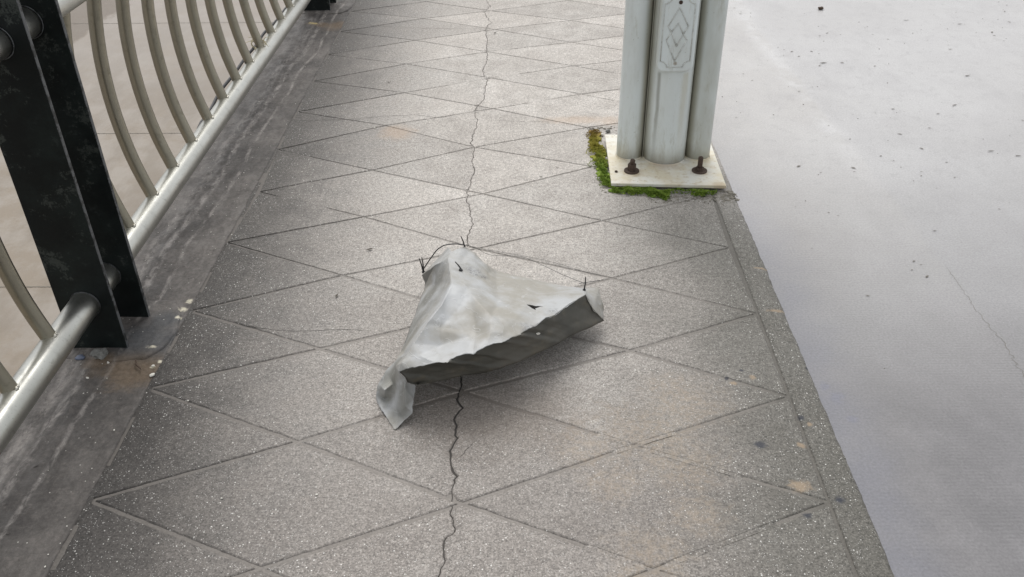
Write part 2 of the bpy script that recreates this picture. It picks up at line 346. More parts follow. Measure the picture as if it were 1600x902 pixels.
def tube_geo(pts, r, seg=24, cap=True, up=Vector((0, 1, .001))):
    pts = [Vector(p) for p in pts]; V = []; F = []; n = len(pts)
    rr = r if isinstance(r, (list, tuple)) else [r]*n
    for i, p in enumerate(pts):
        d = (pts[min(i+1, n-1)]-pts[max(i-1, 0)]).normalized()
        u = up if abs(d.dot(up.normalized())) < .95 else Vector((1, 0, 0))
        a = d.cross(u).normalized(); b = a.cross(d).normalized()
        for k in range(seg):
            t = 2*math.pi*k/seg; V.append(p+a*math.cos(t)*rr[i]+b*math.sin(t)*rr[i])
    for i in range(n-1):
        for k in range(seg):
            k2 = (k+1) % seg; F.append((i*seg+k, i*seg+k2, (i+1)*seg+k2, (i+1)*seg+k))
    if cap: F.append(tuple(range(seg))[::-1]); F.append(tuple((n-1)*seg+k for k in range(seg)))
    return V, F
def tube(name, pts, r, mat, seg=24, cap=True, smooth=True):
    V, F = tube_geo(pts, r, seg, cap); m = mesh(name, V, F, mat, smooth)
    if cap:
        for p in m.polygons[-2:]: p.use_smooth = False
    return m
def join_geo(parts):
    V = []; F = []
    for v, f in parts:
        o = len(V); V += list(v); F += [tuple(i+o for i in q) for q in f]
    return V, F
def box_geo(x0, x1, y0, y1, z0, z1):
    return [(x0,y0,z0),(x1,y0,z0),(x1,y1,z0),(x0,y1,z0),(x0,y0,z1),(x1,y0,z1),(x1,y1,z1),(x0,y1,z1)], [(3,2,1,0),(4,5,6,7),(0,1,5,4),(1,2,6,5),(2,3,7,6),(3,0,4,7)]
def box_bm(x0, x1, y0, y1, z0, z1, bev=0, seg=2):
    bm = bmesh.new(); V, F = box_geo(x0, x1, y0, y1, z0, z1); vs = [bm.verts.new(v) for v in V]
    for f in F: bm.faces.new([vs[i] for i in f])
    if bev: bmesh.ops.bevel(bm, geom=list(bm.edges), offset=bev, segments=seg, affect='EDGES', profile=.6)
    return bm
def rock_geo(c, r, rng, flat=.6, sub=1):
    bm = bmesh.new(); bmesh.ops.create_icosphere(bm, subdivisions=sub, radius=1)
    s = Vector((rng.uniform(.7, 1.3), rng.uniform(.6, 1.1), rng.uniform(.7, 1.)*flat)); q = Matrix.Rotation(rng.uniform(0, 6.28), 3, 'Z')
    off = Vector((rng.uniform(0, 50),)*3)
    V = []
    for v in bm.verts:
        k = 1+.55*noise.noise(v.co*1.6+off); p = q @ Vector((v.co.x*s.x, v.co.y*s.y, v.co.z*s.z))*k*r
        V.append((c[0]+p.x, c[1]+p.y, max(c[2]+p.z+r*flat*.6, c[2]-.001)))
    F = [tuple(v.index for v in f.verts) for f in bm.faces]; bm.free(); return V, F
def nz(x, y, s, o=0): return noise.noise(Vector((x*s, y*s, o*7.31+.5)))

# ================================================================ SETTING
# sidewalk: cement bed (root) and the scored concrete panels lying on it
W_J = -.0030
bed = ob('sidewalk', mesh('sidewalk', *box_geo(-1.28, .74, -20, 60, -.34, W_J), M['joint'])); tag(bed, kind='structure')
NODES = {(0, 0): (-0.98, 1.375), (0, 1): (-0.984, 1.761), (0, 2): (-0.98, 2.11), (0, 3): (-0.983, 2.499), (0, 4): (-0.963, 2.855), (0, 5): (-0.977, 3.213), (4, 3): (0.665, 2.454), (4, 2): (0.675, 2.088), (4, 1): (0.676, 1.724), (4, 0): (0.677, 1.369), (2, 0): (-0.139, 1.366), (1, 0.5): (-0.55, 1.563), (2, 1): (-0.157, 1.746), (3, 1.5): (0.29, 1.916), (1, 1.5): (-0.565, 1.928), (1, 2.5): (-0.565, 2.299), (2, 4): (-0.149, 2.832), (1, 4.5): (-0.576, 3.027), (1, 3.5): (-0.552, 2.667), (2, 5): (-0.197, 3.226), (1, 5.5): (-0.579, 3.444), (2, 6): (-0.131, 3.615), (3, 6.5): (0.258, 3.777), (3, 3.5): (0.267, 2.633), (1, 6.5): (-0.538, 3.806), (2, 7): (-0.153, 3.983), (1, 7.5): (-0.573, 4.18), (2, 8): (-0.18, 4.347), (3, 7.5): (0.244, 4.137), (1, 8.5): (-0.562, 4.532), (2, 9): (-0.153, 4.701), (1, 9.5): (-0.556, 4.901), (3, 8.5): (0.247, 4.484), (3, 9.5): (0.257, 4.846), (2, 10): (-0.184, 5.033), (1, -0.5): (-0.548, 1.19)}
CRACK = [(-0.179, 1.169), (-0.169, 1.21), (-0.175, 1.24), (-0.169, 1.272), (-0.155, 1.286), (-0.162, 1.345), (-0.163, 1.385), (-0.167, 1.41), (-0.158, 1.449), (-0.18, 1.505), (-0.173, 1.541), (-0.165, 1.576), (-0.173, 1.607), (-0.173, 1.642), (-0.16, 1.685), (-0.175, 1.719), (-0.168, 1.739), (-0.168, 1.777), (-0.171, 1.856), (-0.166, 1.941), (-0.176, 2.061), (-0.17, 2.158), (-0.181, 2.297), (-0.177, 2.409), (-0.185, 2.501), (-0.187, 2.542), (-0.172, 2.615), (-0.188, 2.691), (-0.202, 2.789), (-0.203, 2.852), (-0.196, 2.892), (-0.2, 2.933), (-0.185, 3.011), (-0.198, 3.094), (-0.196, 3.214), (-0.211, 3.262), (-0.205, 3.355), (-0.198, 3.439), (-0.195, 3.492), (-0.212, 3.567), (-0.204, 3.638), (-0.174, 3.732), (-0.179, 3.777), (-0.17, 3.95), (-0.181, 4.0), (-0.197, 4.111), (-0.181, 4.181), (-0.178, 4.3), (-0.188, 4.395), (-0.185, 4.524), (-0.2, 4.648), (-0.197, 4.767), (-0.17, 4.811), (-0.205, 4.915), (-0.223, 5.022), (-0.19, 5.119), (-0.216, 5.247)]
def node(u, v):
    if (u, v) in NODES: return NODES[(u, v)]
    x = -.98+.415*u if u < 4 else .673
    j = (math.sin(u*12.9+v*7.7)*.5)*.010 if 0 < u < 4 else 0
    return (x+j, 1.369+.3625*v+(.05 if v > 4 and u < 4 else 0)+j*.6)
FADE = {}   # joints worn shut: (node a, node b): (t0, t1)
def crackx(y):
    for (x0, y0), (x1, y1) in zip(CRACK, CRACK[1:]):
        if y0 <= y <= y1: return x0+(x1-x0)*(y-y0)/max(y1-y0, 1e-6)
    return (CRACK[0] if y < CRACK[0][1] else CRACK[-1])[0]
# finer jagged crack line
CR = []
for (x0, y0), (x1, y1) in zip(CRACK, CRACK[1:]):
    L = math.hypot(x1-x0, y1-y0); n = max(1, int(L/.009))
    for k in range(n):
        t = k/n; y = y0+(y1-y0)*t
        CR.append((x0+(x1-x0)*t+nz(0, y, 38)*.006+nz(3, y, 110)*.0035+nz(6, y, 260)*.002, y))
CR.append(CRACK[-1])
def crx(y):
    if y <= CR[0][1]: return CR[0][0]
    if y >= CR[-1][1]: return CR[-1][0]
    lo, hi = 0, len(CR)-1
    while hi-lo > 1:
        m = (lo+hi)//2
        if CR[m][1] <= y: lo = m
        else: hi = m
    t = (y-CR[lo][1])/max(CR[hi][1]-CR[lo][1], 1e-6); return CR[lo][0]+(CR[hi][0]-CR[lo][0])*t
def crw(y):   # crack half-width: open near the camera and hairline further off
    base = .0007+.0011*max(0, nz(5, y, 9))+.0014*max(0., nz(8, y, 26))
    if y > 2.35: return .0003+.0009*max(0., nz(8, y, 30))
    if 1.42 < y < 1.80: base += .0005+.0010*max(0., nz(9, y, 14))
    if y > 3.2: base -= .0004
    return base
def inset_poly(P, d):
    n = len(P); out = []
    for i in range(n):
        a, b, c = Vector(P[i-1]), Vector(P[i]), Vector(P[(i+1) % n])
        e1 = (b-a).normalized(); e2 = (c-b).normalized(); n1 = Vector((-e1.y, e1.x)); n2 = Vector((-e2.y, e2.x))
        k = n1+n2; k = k/max(k.dot(n1), .15) if k.length > 1e-6 else n1
        out.append((b+k*d))
    return out
def densify(P, step, amp, keep=None):
    out = []; n = len(P)
    for i in range(n):
        a, b = Vector(P[i]), Vector(P[(i+1) % n]); L = (b-a).length; m = max(1, int(L/step)); d = (b-a)/L; nn = Vector((-d.y, d.x))
        for k in range(m):
            q = a+(b-a)*(k/m); w_ = min(1, min(k, m-k)/2)
            out.append(q+nn*(amp*(nz(q.x, q.y, 42, i)+.6*nz(q.x, q.y, 130, i+9)))*w_)
    return out
panel_count = 0
def make_panel(P2, rough_edge=.0016):
    """one panel: outline in plan (counter-clockwise), chamfered arris, skirt down to the bed"""
    global panel_count
    cx = sum(p.x for p in P2)/len(P2); cy = sum(p.y for p in P2)/len(P2)
    near = cy < 5.6
    V = []; F = []; n = len(P2)
    zt = .0006*math.sin(cx*31+cy*17)
    def ring(d, z):
        Q = []
        for i in range(n):
            a, b, c = P2[i-1], P2[i], P2[(i+1) % n]
            t = (c-a); t = t/max(t.length, 1e-6); nn = Vector((-t.y, t.x))
            q = b+nn*d; Q.append(q); V.append((q.x-cx, q.y-cy, z))
    ring(0, W_J-.004); ring(.0006, -.0019+zt); ring(.0034 if cy < 2.4 else .0022, zt)
    for r_ in range(2):
        for i in range(n): j = (i+1) % n; F.append((r_*n+i, r_*n+j, (r_+1)*n+j, (r_+1)*n+i))
    F.append(tuple(2*n+i for i in range(n)))
    me = mesh('panel', V, F, M['pave']); o = ob('panel', me, bed, (cx, cy, 0)); panel_count += 1
    return o
def split_by_crack(P2):
    """cut an outline into the pieces left and right of the crack"""
    f = [p.x-crx(p.y) for p in P2]
    if min(f) > 0 or max(f) < 0: return [P2]
    n = len(P2); cross = []
    for i in range(n):
        j = (i+1) % n
        if (f[i] > 0) != (f[j] > 0):
            t = f[i]/(f[i]-f[j]); cross.append((i, P2[i]+(P2[j]-P2[i])*t))
    if len(cross) < 2: return [P2]
    lo = min(cross, key=lambda c: c[1].y); hi = max(cross, key=lambda c: c[1].y)
    if hi[1].y-lo[1].y < .03: return [P2]
    out = []
    def walk(a, b):      # outline vertices after crossing a up to crossing b
        r_ = []; i = (a[0]+1) % n
        while True:
            r_.append(P2[i])
            if i == b[0]: break
            i = (i+1) % n
            if len(r_) > n: break
        return r_
    mid = [y for x, y in CR if lo[1].y+.006 < y < hi[1].y-.006]
    rt_side = [p for p in walk(lo, hi) if p.x-crx(p.y) > crw(p.y)+.001]
    lt_side = [p for p in walk(hi, lo) if p.x-crx(p.y) < -crw(p.y)-.001]
    down = [Vector((crx(y)+crw(y), y)) for y in sorted(mid, reverse=True)]
    upl = [Vector((crx(y)-crw(y), y)) for y in sorted(mid)]
    if len(rt_side) > 2: out.append(rt_side+down)
    if len(lt_side) > 2: out.append(lt_side+upl)
    return out
for v2 in range(-6, 33):
    v = v2/2
    for u in range(0, 5):
        ok = (u % 2 == 1 and v2 % 2 == 0) or (u % 2 == 0 and v2 % 2 != 0)
        if not ok: continue
        P = []
        if u > 0: P.append(node(u-1, v))
        P.append(node(u, v-.5))
        if u < 4: P.append(node(u+1, v))
        P.append(node(u, v+.5))
        y = P[0][1]
        gap = .0046 if P[1][1] < 2.0 else .0024 if P[1][1] < 3.2 else .0017
        Pi = inset_poly([Vector(p) for p in P], gap)
        D = densify(Pi, .014 if y < 3.4 else .028, .0016)
        for piece in split_by_crack(D): make_panel(piece)
# plain scored concrete before and beyond the built panels
for a, b in ((-20, .27), (7.30, 60)):
    ob('panel', mesh('panel', *box_geo(-.976, .668, a, b, W_J-.002, -.001), M['pave']), bed)
# joints that cement or wear has filled
def fill(a, b, w0=.012, z=-.0012):
    a, b = Vector(a), Vector(b); n = max(3, int((b-a).length/.012)); d = (b-a).normalized(); nn = Vector((-d.y, d.x)); V = []; F = []
    for i in range(n+1):
        t = i/n; q = a+(b-a)*t; e = min(1, t*5, (1-t)*5)
        zz = z-.0045*(1-e)**1.5+.0006*nz(q.x, q.y, 60); ww = w0*.5*(1+.25*nz(q.x, q.y, 50))
        V += [(*(q-nn*ww), zz), (*(q+nn*ww), zz)]
    for i in range(n): F.append((2*i, 2*i+1, 2*i+3, 2*i+2))
    return V, F
def lerp(a, b, t): return (a[0]+(b[0]-a[0])*t, a[1]+(b[1]-a[1])*t)
FL = []
for k in range(14): FL.append(fill((-.9815, .6+.34*k), (-.9815, .6+.34*k+.33-.05*(k%3)), .014, -.0016))
for (ua, va, ub, vb, t0, t1, z) in ((2,1,3,.5,.78,1,-.0008),(3,.5,4,0,0,.62,-.0006),(2,0,3,.5,.86,1,-.0006),(3,.5,4,1,0,.28,-.0004),(2,0,3,-.5,.62,1,-.0009),(3,-.5,4,0,0,.75,-.0012),(3,-.5,4,-1,0,1,-.0006),(3,-.5,2,-1,.2,1,-.001),
                         (0,4,1,3.5,.12,.72,-.0004),(0,5,1,4.5,0,.4,-.0012),(1,4.5,0,4,.3,.95,-.002),(0,6,1,5.5,0,.3,-.0015),(1,5.5,2,6,.1,.5,-.0025),(1,5.5,2,6,.55,.98,-.002),(0,6,1,5.5,.3,.8,-.0035),(1,6.5,2,7,.45,.95,-.001),
                         (2,6,3,6.5,.35,.7,-.0006),(2,6,3,5.5,.05,.9,-.003),(2,7,3,7.5,0,.4,-.0008),(1,7.5,0,7,0,.9,-.003),(0,2,1,2.5,0,.25,-.003),(1,7.5,2,8,.05,.25,-.003),(2,8,3,8.5,0,.3,-.0015),(0,8,1,7.5,.1,.5,-.0012),(1,8.5,0,8,.35,1,-.0008),
                         (3,4.5,2,5,0,.8,-.003),(0,3,1,3.5,.2,.6,-.0035),(2,4,3,4.5,.2,.9,-.0032),(3,5.5,4,5,0,1,-.0015)):
    A, B = node(ua, va), node(ub, vb); FL.append(fill(lerp(A, B, t0), lerp(A, B, t1), z=z))
tag(ob('joint_filling', mesh('joint_filling', *join_geo(FL), M['pave']), bed), kind='stuff')
# hairline cracks
def ribbon(pts, w0, z=.0009, jag=.004):
    V = []; F = []; Q = []
    for (x0, y0), (x1, y1) in zip(pts, pts[1:]):
        n = max(1, int(math.hypot(x1-x0, y1-y0)/.008))
        for k in range(n): t = k/n; Q.append((x0+(x1-x0)*t, y0+(y1-y0)*t))
    Q.append(pts[-1])
    Q = [Vector((x+nz(x, y, 70, 1)*jag, y+nz(x, y, 70, 2)*jag)) for x, y in Q]
    for i, q in enumerate(Q):
        d = (Q[min(i+1, len(Q)-1)]-Q[max(i-1, 0)]).normalized(); nn = Vector((-d.y, d.x)); ww = w0*(.5+.5*abs(nz(q.x, q.y, 33, 4))*2)*min(1, (i+.3)/4, (len(Q)-i-.7)/4)
        V += [(*(q-nn*ww), z), (*(q+nn*ww), z)]
    for i in range(len(Q)-1): F.append((2*i, 2*i+1, 2*i+3, 2*i+2))
    return V, F
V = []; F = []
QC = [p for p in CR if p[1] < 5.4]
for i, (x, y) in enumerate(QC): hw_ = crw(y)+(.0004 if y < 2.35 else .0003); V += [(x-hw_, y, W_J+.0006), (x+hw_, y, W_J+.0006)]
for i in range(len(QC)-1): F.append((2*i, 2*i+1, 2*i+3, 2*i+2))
ob('crack_shade', mesh('crack_shade', V, F, M['dark']), bed)  # dark strip standing in for the shade inside the crack
for L, ww in (([(-.98, 3.49), (-.85, 3.50), (-.689, 3.513), (-.649, 3.526), (-.605, 3.539), (-.542, 3.545), (-.453, 3.55), (-.365, 3.521), (-.312, 3.534)], .0011),
          ([(-.828, 2.048), (-.767, 2.027), (-.69, 2.011), (-.627, 2.008), (-.566, 2.013), (-.498, 2.016), (-.44, 2.007)], .0009),
          ([(-.168, 1.49), (-.155, 1.51), (-.13, 1.545), (-.12, 1.565)], .0009),
          ([(-.1, 3.49), (0., 3.47), (.1, 3.48)], .0007), ([(-.98, 4.82), (-.7, 4.75), (-.5, 4.72), (-.33, 4.72)], .0009)):
    V, F = ribbon(L, ww); o = ob('hairline_crack', mesh('hairline_crack', V, F, M['dark']), bed)

# gutter strip under the railing
def grid(name, x0, x1, nx, y0, y1, ny, zf, mat, skirt=None, xf=None):
    V = []; F = []
    for j in range(ny+1):
        for i in range(nx+1):
            x = x0+(x1-x0)*i/nx; y = y0+(y1-y0)*j/ny; V.append((xf(x, y, i, nx) if xf else x, y, zf(x, y)))
    for j in range(ny):
        for i in range(nx): a = j*(nx+1)+i; F.append((a, a+1, a+nx+2, a+nx+1))
    if skirt is not None:
        m = len(V)
        for j in range(ny+1):
            for e in (0, nx): q = V[j*(nx+1)+e]; V.append((q[0], q[1], skirt))
        for j in range(ny):
            a = j*(nx+1); F.append((m+2*j, a, a+nx+1, m+2*j+2)); a += nx; F.append((a, m+2*j+1, m+2*j+3, a+nx+1))
    return mesh(name, V, F, mat, True)
def gz(x, y):
    lump = .0025*nz(x, y, 9)+.0016*nz(x, y, 31)
    ridge = math.exp(-((x+1.16+.02*nz(0, y, 2.5))/.035)**2)*(.004+.005*nz(x, y, 40)+.003*nz(x, y, 85))
    step = -.004*(1/(1+math.exp(-(x+1.0-.006*nz(0, y, 12))/.004)))*0
    return .0005+lump+ridge*(1 if y < 6 else 0)
gut = ob('gutter_strip', grid('gutter_strip', -1.298, -.9865, 46, .3, 6.2, 600, gz, M['gutter'], -.345, lambda x, y, i, nx: x+(.003*nz(x, y, 18)+.0015*nz(x, y, 60) if i == nx else .006*nz(x, y, 9) if i == 0 else 0)))
tag(gut, kind='structure')
for a, b in ((-20, .3), (6.2, 60)): ob('gutter_run', mesh('gutter_run', *box_geo(-1.298, -.987, a, b, -.345, 0), M['gutter']), gut)
# poured patch round the feet of the post
def disk(name, pts, z0, z1, mat, soft=.012):
    n = len(pts); cx = sum(p[0] for p in pts)/n; cy = sum(p[1] for p in pts)/n; V = []; F = []
    D = densify([Vector(p) for p in pts], .012, .004); n = len(D)
    for k, (s_, z) in enumerate(((1, z0), (.985, z0+(z1-z0)*.7), (.93, z1), (.5, z1+.001))):
        for p in D: V.append((cx+(p.x-cx)*s_, cy+(p.y-cy)*s_, z+.0012*nz(p.x*s_, p.y*s_, 40)))
    for k in range(3):
        for i in range(n): j = (i+1) % n; F.append((k*n+i, k*n+j, (k+1)*n+j, (k+1)*n+i))
    F.append(tuple(3*n+i for i in range(n))); return mesh(name, V, F, mat, True)
for dy in (0, 3.115):
    o = ob('footing_patch', disk('footing_patch', [(-1.28, 1.885+dy), (-1.10, 1.87+dy), (-1.03, 1.885+dy), (-1.0, 1.93+dy), (-.985, 2.0+dy), (-1.0, 2.09+dy), (-1.04, 2.16+dy), (-1.28, 2.17+dy)], -.004, .0065, M['gutter']), gut)

# kerb
def kerb_mesh():
    prof = [(.6785, -.02), (.679, -.001), (.684, .0005), (.705, .001), (.728, .0005), (.744, -.001), (.752, -.004), (.7565, -.010), (.7575, -.03), (.7575, -.09), (.7575, -.30)]
    ys = [-20]+[.3+.011*i for i in range(540)]+[60]; V = []; F = []; n = len(prof)
    for y in ys:
        for i, (x, z) in enumerate(prof):
            e = 1 if 4 <= i <= 8 else .4
            V.append((x+e*(.0025*nz(i*.3, y, 14)+.0022*nz(i*.5, y, 55)), y, z+e*(.0012*nz(i*.4, y, 22, 3)+.0012*nz(i*.4, y, 75, 3))))
    for j in range(len(ys)-1):
        for i in range(n-1): F.append((j*n+i, j*n+i+1, (j+1)*n+i+1, (j+1)*n+i))
    return mesh('kerb', V, F, M['kerb'], True)
tag(ob('kerb', kerb_mesh()), kind='structure')
# road and its seam
ROAD = -.20
road = ob('road', mesh('road', *join_geo([([(.70, -60, ROAD), (80, -60, ROAD), (80, 120, ROAD), (.70, 120, ROAD)], [(0, 1, 2, 3)])]), M['road'])); tag(road, kind='structure')
seam = [(1.478, 1.0), (1.480, 1.7), (1.478, 2.04), (1.485, 2.107), (1.494, 2.212), (1.483, 2.374), (1.488, 2.524), (1.490, 2.65)]
V, F = ribbon(seam, .0007, ROAD+.0008, .012); ob('seam_crack', mesh('seam_crack', V, F, M['speck']), road)
# lower road under the bridge and the bridge girder
lower = ob('lower_road', mesh('lower_road', [(-120, -80, -4.5), (120, -80, -4.5), (120, 160, -4.5), (-120, 160, -4.5)], [(0, 1, 2, 3)], M['lower'])); tag(lower, kind='structure')
for y in (8.95, 13.5, 19.4, 4.4, 24.5):
    V, F = ribbon([(-30, y+.02), (-20, y), (-10, y+.01), (-2, y)], .010, -4.496, .01); ob('road_joint', mesh('road_joint', V, F, M['speck']), lower)
tag(ob('bridge_girder', mesh('bridge_girder', *box_geo(-1.05, 8, -20, 60, -1.2, -.346), M['gutter'])), kind='structure')

# ================================================================ RAILING
RX, RZ, UZ, RR = -1.172, .155, .865, .0375
rl = empty('railing', (RX, 2.0, 0)); tag(rl, 'brushed steel railing with outward curved bars between flat black posts, left of the walkway', 'railing')
def rpart(name, me, parent=rl):
    o = bpy.data.objects.new(name, me); C.objects.link(o)
    if parent is rl: wchild(o, rl)
    else: o.parent = parent
    return o
ys = [-1.1+.31*i for i in range(31)]
rpart('bottom_rail', tube('bottom_rail', [(RX, y, RZ) for y in ys], RR, M['rail'], 48))
rpart('top_rail', tube('top_rail', [(RX-.003, y, UZ) for y in ys], RR, M['rail'], 48))
def plate_mesh(x0, x1, y0, th, h):
    bm = box_bm(x0, x1, y0, y0+th, .0, h, .0012, 1)
    for f in bm.faces: f.material_index = 1 if abs(f.calc_center_median().x-x1) < .002 or abs(f.calc_center_median().x-x0) < .002 else 0
    return bmmesh('post_plate', bm, [M['black'], M['edge']])
for yb in (1.925, 5.04):
    for k, dy in enumerate((0, .145)):
        x0, x1 = (-1.249, -1.096) if k == 0 else (-1.243, -1.088)
        pl = rpart('post_plate', plate_mesh(x0, x1, yb+dy, .012, 1.12))
        for z in (RZ, UZ):
            for s in (-.0015, .0135):
                ringp = [(RX+(RR+.0015)*math.cos(a), yb+dy+s, z+(RR+.0015)*math.sin(a)) for a in [2*math.pi*i/40 for i in range(41)]]
                o = bpy.data.objects.new('weld_ring', tube('weld_ring', ringp, .0014, M['edge'], 6, False)); C.objects.link(o); o.parent = pl
# one baluster, then copies
prof = [(.175, -1.176), (.19, -1.1805), (.24, -1.194), (.29, -1.2055), (.34, -1.2140), (.40, -1.2215), (.46, -1.2260), (.52, -1.2275), (.58, -1.2262), (.64, -1.2220), (.70, -1.2145), (.76, -1.2045), (.80, -1.1965), (.85, -1.184)]
def spline(pr, n):
    out = []
    for i in range(n+1):
        z = pr[0][0]+(pr[-1][0]-pr[0][0])*i/n; k = 0
        while k < len(pr)-2 and pr[k+1][0] < z: k += 1
        t = (z-pr[k][0])/(pr[k+1][0]-pr[k][0]); out.append((pr[k][1]+(pr[k+1][1]-pr[k][1])*t, 0, z))
    return out
bme = tube('baluster', spline(prof, 44), .0192, M['bal'], 28)
beads = []
for k in range(9):
    a = -1.3+k*.30; zz = RZ+math.sqrt(max(RR**2-(.018*math.cos(a)-.008)**2, 1e-6))
    beads.append(rock_geo((RX-.008+.0195*math.cos(a), .0195*math.sin(a), zz-.003), .0030 if k not in (4, 5) else .0068, R, .8, 1))
wme = mesh('weld_bead', *join_geo(beads), M['weld'], True)
by = [1.335, 1.54, 1.74]+[2.281+.2012*i for i in range(14)]+[5.39+.2012*i for i in range(6)]
for i, y in enumerate(by):
    o = rpart('baluster', bme); o.location = (0, y, 0); 
    d = bpy.data.objects.new('weld_bead', wme); C.objects.link(d); d.parent = o
# cable lashed along the outside of the bottom rail
cp = []
for i in range(90):
    y = 2.9+2.2*i/89; cp.append((-1.226-.006*math.sin(y*7.8)-.003*math.sin(y*17), y, .165+.010*math.sin(y*5.1+1)-.25*max(0, 3.12-y)))
tag(ob('cable', tube('cable', cp, .0065, M['cable'], 10)), 'thin black cable lashed along the outer side of the bottom steel rail', 'cable')
# knotted string
kn = Vector((-1.172, 3.900, .203)); parts = []
for k in range(3):
    pts = []
    for i in range(26):
        a = i/25*2*math.pi; pts.append((kn.x-.022+.028*math.cos(a)*(1+.1*k), kn.y+.004*k+.008*math.sin(a*2+k), kn.z-.008+.020*math.sin(a)*(1+.15*k)))
    parts.append(tube_geo(pts, .0022, 6))
for d in ((-.085, -.05, .01), (-.02, -.01, .07), (.035, .0, .025), (.03, -.02, -.012), (-.05, -.03, .035)):
    parts.append(tube_geo([kn, kn+Vector(d)*.5+Vector((0, 0, .012)), kn+Vector(d)], [.002, .0018, .0014], 6))
parts.append(rock_geo(kn-Vector((0, 0, .008)), .010, R, .9, 1))
tag(ob('string_tie', mesh('string_tie', *join_geo(parts), M['string'], True)), 'frayed pale string knotted round a baluster foot on the bottom rail', 'string')

# ================================================================ LAMP POST
lp = empty('lamp_post', (.545, 3.10, 0)); tag(lp, 'grey-white lamp post of three tubes bolted to a white square base plate beside the kerb', 'lamp post')
def lpart(name, me, parent=None):
    o = bpy.data.objects.new(name, me); C.objects.link(o); wchild(o, lp)
    return o
ZP = .024
bm = bmesh.new()
cs = [(.3155, 2.862), (.7245, 2.838), (.734, 3.262), (.325, 3.288)]
vs = [bm.verts.new((x, y, ZP-.012)) for x, y in cs]+[bm.verts.new((x, y, ZP)) for x, y in cs]
for f in ((3, 2, 1, 0), (4, 5, 6, 7), (0, 1, 5, 4), (1, 2, 6, 5), (2, 3, 7, 6), (3, 0, 4, 7)): bm.faces.new([vs[i] for i in f])
bmesh.ops.bevel(bm, geom=list(bm.edges), offset=.0015, segments=2, affect='EDGES')
lpart('base_plate', bmmesh('base_plate', bm, M['plate']))
V, F = box_geo(.335, .716, 2.868, 3.25, -.002, ZP-.0125); lpart('plate_gap_shade', mesh('plate_gap_shade', V, F, M['under']))  # dark block standing in for the shadow gap under the plate
def vtube(x, y, r, seg=48, h=1.9):
    n = 24; pts = [(x, y, ZP-.002+h*i/n) for i in range(n+1)]
    return tube('tube', pts, r, M['post'], seg)
lpart('tube', vtube(.5325, 3.086, .0795)); lpart('tube', vtube(.4025, 3.100, .0485)); lpart('tube', vtube(.6595, 3.092, .0475))
lpart('tube', vtube(.532, 3.215, .0475))
for (x, y, r) in ((.5325, 3.084, .0785), (.401, 3.100, .0475), (.6595, 3.092, .0475)):
    ringp = [(x+(r+.001)*math.cos(a), y+(r+.001)*math.sin(a), ZP+.001) for a in [2*math.pi*i/40 for i in range(41)]]
    lpart('weld_seam', tube('weld_seam', ringp, .0028, M['plate'], 6, False))
# joining strips seen edge-on between the tubes
for x, y0, y1 in ((.4512, 3.076, 3.12),):
    bm = box_bm(x-.0012, x+.0012, y0-.004, y1, ZP, 1.9, .0005, 1); lpart('joining_strip', bmmesh('joining_strip', bm, M['post']))
# cover plate with raised frame and diamonds
cpx, cpy, cz0, cz1 = .5255, 2.992, .388, .668
def rrect(x0, x1, z0, z1, r, n=8):
    P = []
    for cx_, cz_, a0 in ((x1-r, z0+r, -90), (x1-r, z1-r, 0), (x0+r, z1-r, 90), (x0+r, z0+r, 180)):
        for i in range(n+1): a = rad(a0+90*i/n); P.append((cx_+r*math.cos(a), cz_+r*math.sin(a)))
    return P
def slab_xz(name, P, y0, y1, mat, bev=.0, curve=0):
    n = len(P); V = []; F = []
    cx_ = sum(p[0] for p in P)/n; cz_ = sum(p[1] for p in P)/n
    for s_, y in ((1, y0), (1, y1+bev), (1-bev/.06, y1)):
        for x, z in P: V.append((cx_+(x-cx_)*s_, y, cz_+(z-cz_)*(s_ if s_ == 1 else 1-bev/.13)))
    for k in range(2):
        for i in range(n): j = (i+1) % n; F.append((k*n+i, k*n+j, (k+1)*n+j, (k+1)*n+i))
    F.append(tuple(2*n+i for i in range(n))); F.append(tuple(range(n))[::-1])
    bm = bmesh.new(); me = mesh(name, V, F, mat); bm.from_mesh(me); return bmmesh(name, bm, mat)
hw = .0655
cov = lpart('cover_plate', slab_xz('cover_plate', rrect(cpx-hw, cpx+hw, cz0, cz1, .028), cpy+.030, cpy, M['post'], .0060))
def sub(name, me, parent):
    o = bpy.data.objects.new(name, me); C.objects.link(o); o.parent = parent; return o
def bars_xz(name, segs, y, r, mat):
    return mesh(name, *join_geo([tube_geo([(a[0], y, a[1]), (b[0], y, b[1])], r, 6) for a, b in segs]), mat, True)
def cz(px, py):  # plate-local coordinates: fractions of half width and height
    return (cpx+px*hw, (cz0+cz1)/2+py*(cz1-cz0)/2)
fx, fz, nt_ = .78, .855, .13
fr = []
loop = [(-fx, -fz+nt_*1.15), (-fx, fz-nt_*1.15)], [(fx, -fz+nt_*1.15), (fx, fz-nt_*1.15)], [(-fx+.36, fz), (fx-.36, fz)], [(-fx+.36, -fz), (fx-.36, -fz)]
for a, b in loop: fr.append((cz(*a), cz(*b)))
for sx in (-1, 1):
    for sz in (-1, 1):      # concave notched corners
        pts = []
        for i in range(7):
            a = rad(90*i/6); pts.append((sx*(fx-.36*math.sin(a)*1.0), sz*(fz-nt_*1.15*math.cos(a)*1.0)))
        pts = [(sx*(fx-.36*(1-math.cos(rad(90*i/6)))), sz*(fz-nt_*1.15+nt_*1.15*math.sin(rad(90*i/6)))) for i in range(7)]
        # mirror the arc so that it bows inward
        pts = [(sx*(fx-.36)+sx*.36*(1-math.sin(rad(90*i/6))), sz*(fz-nt_*1.15*math.cos(rad(90*i/6))*1.0)) for i in range(7)]
        fr += [(cz(*a), cz(*b)) for a, b in zip(pts, pts[1:])]
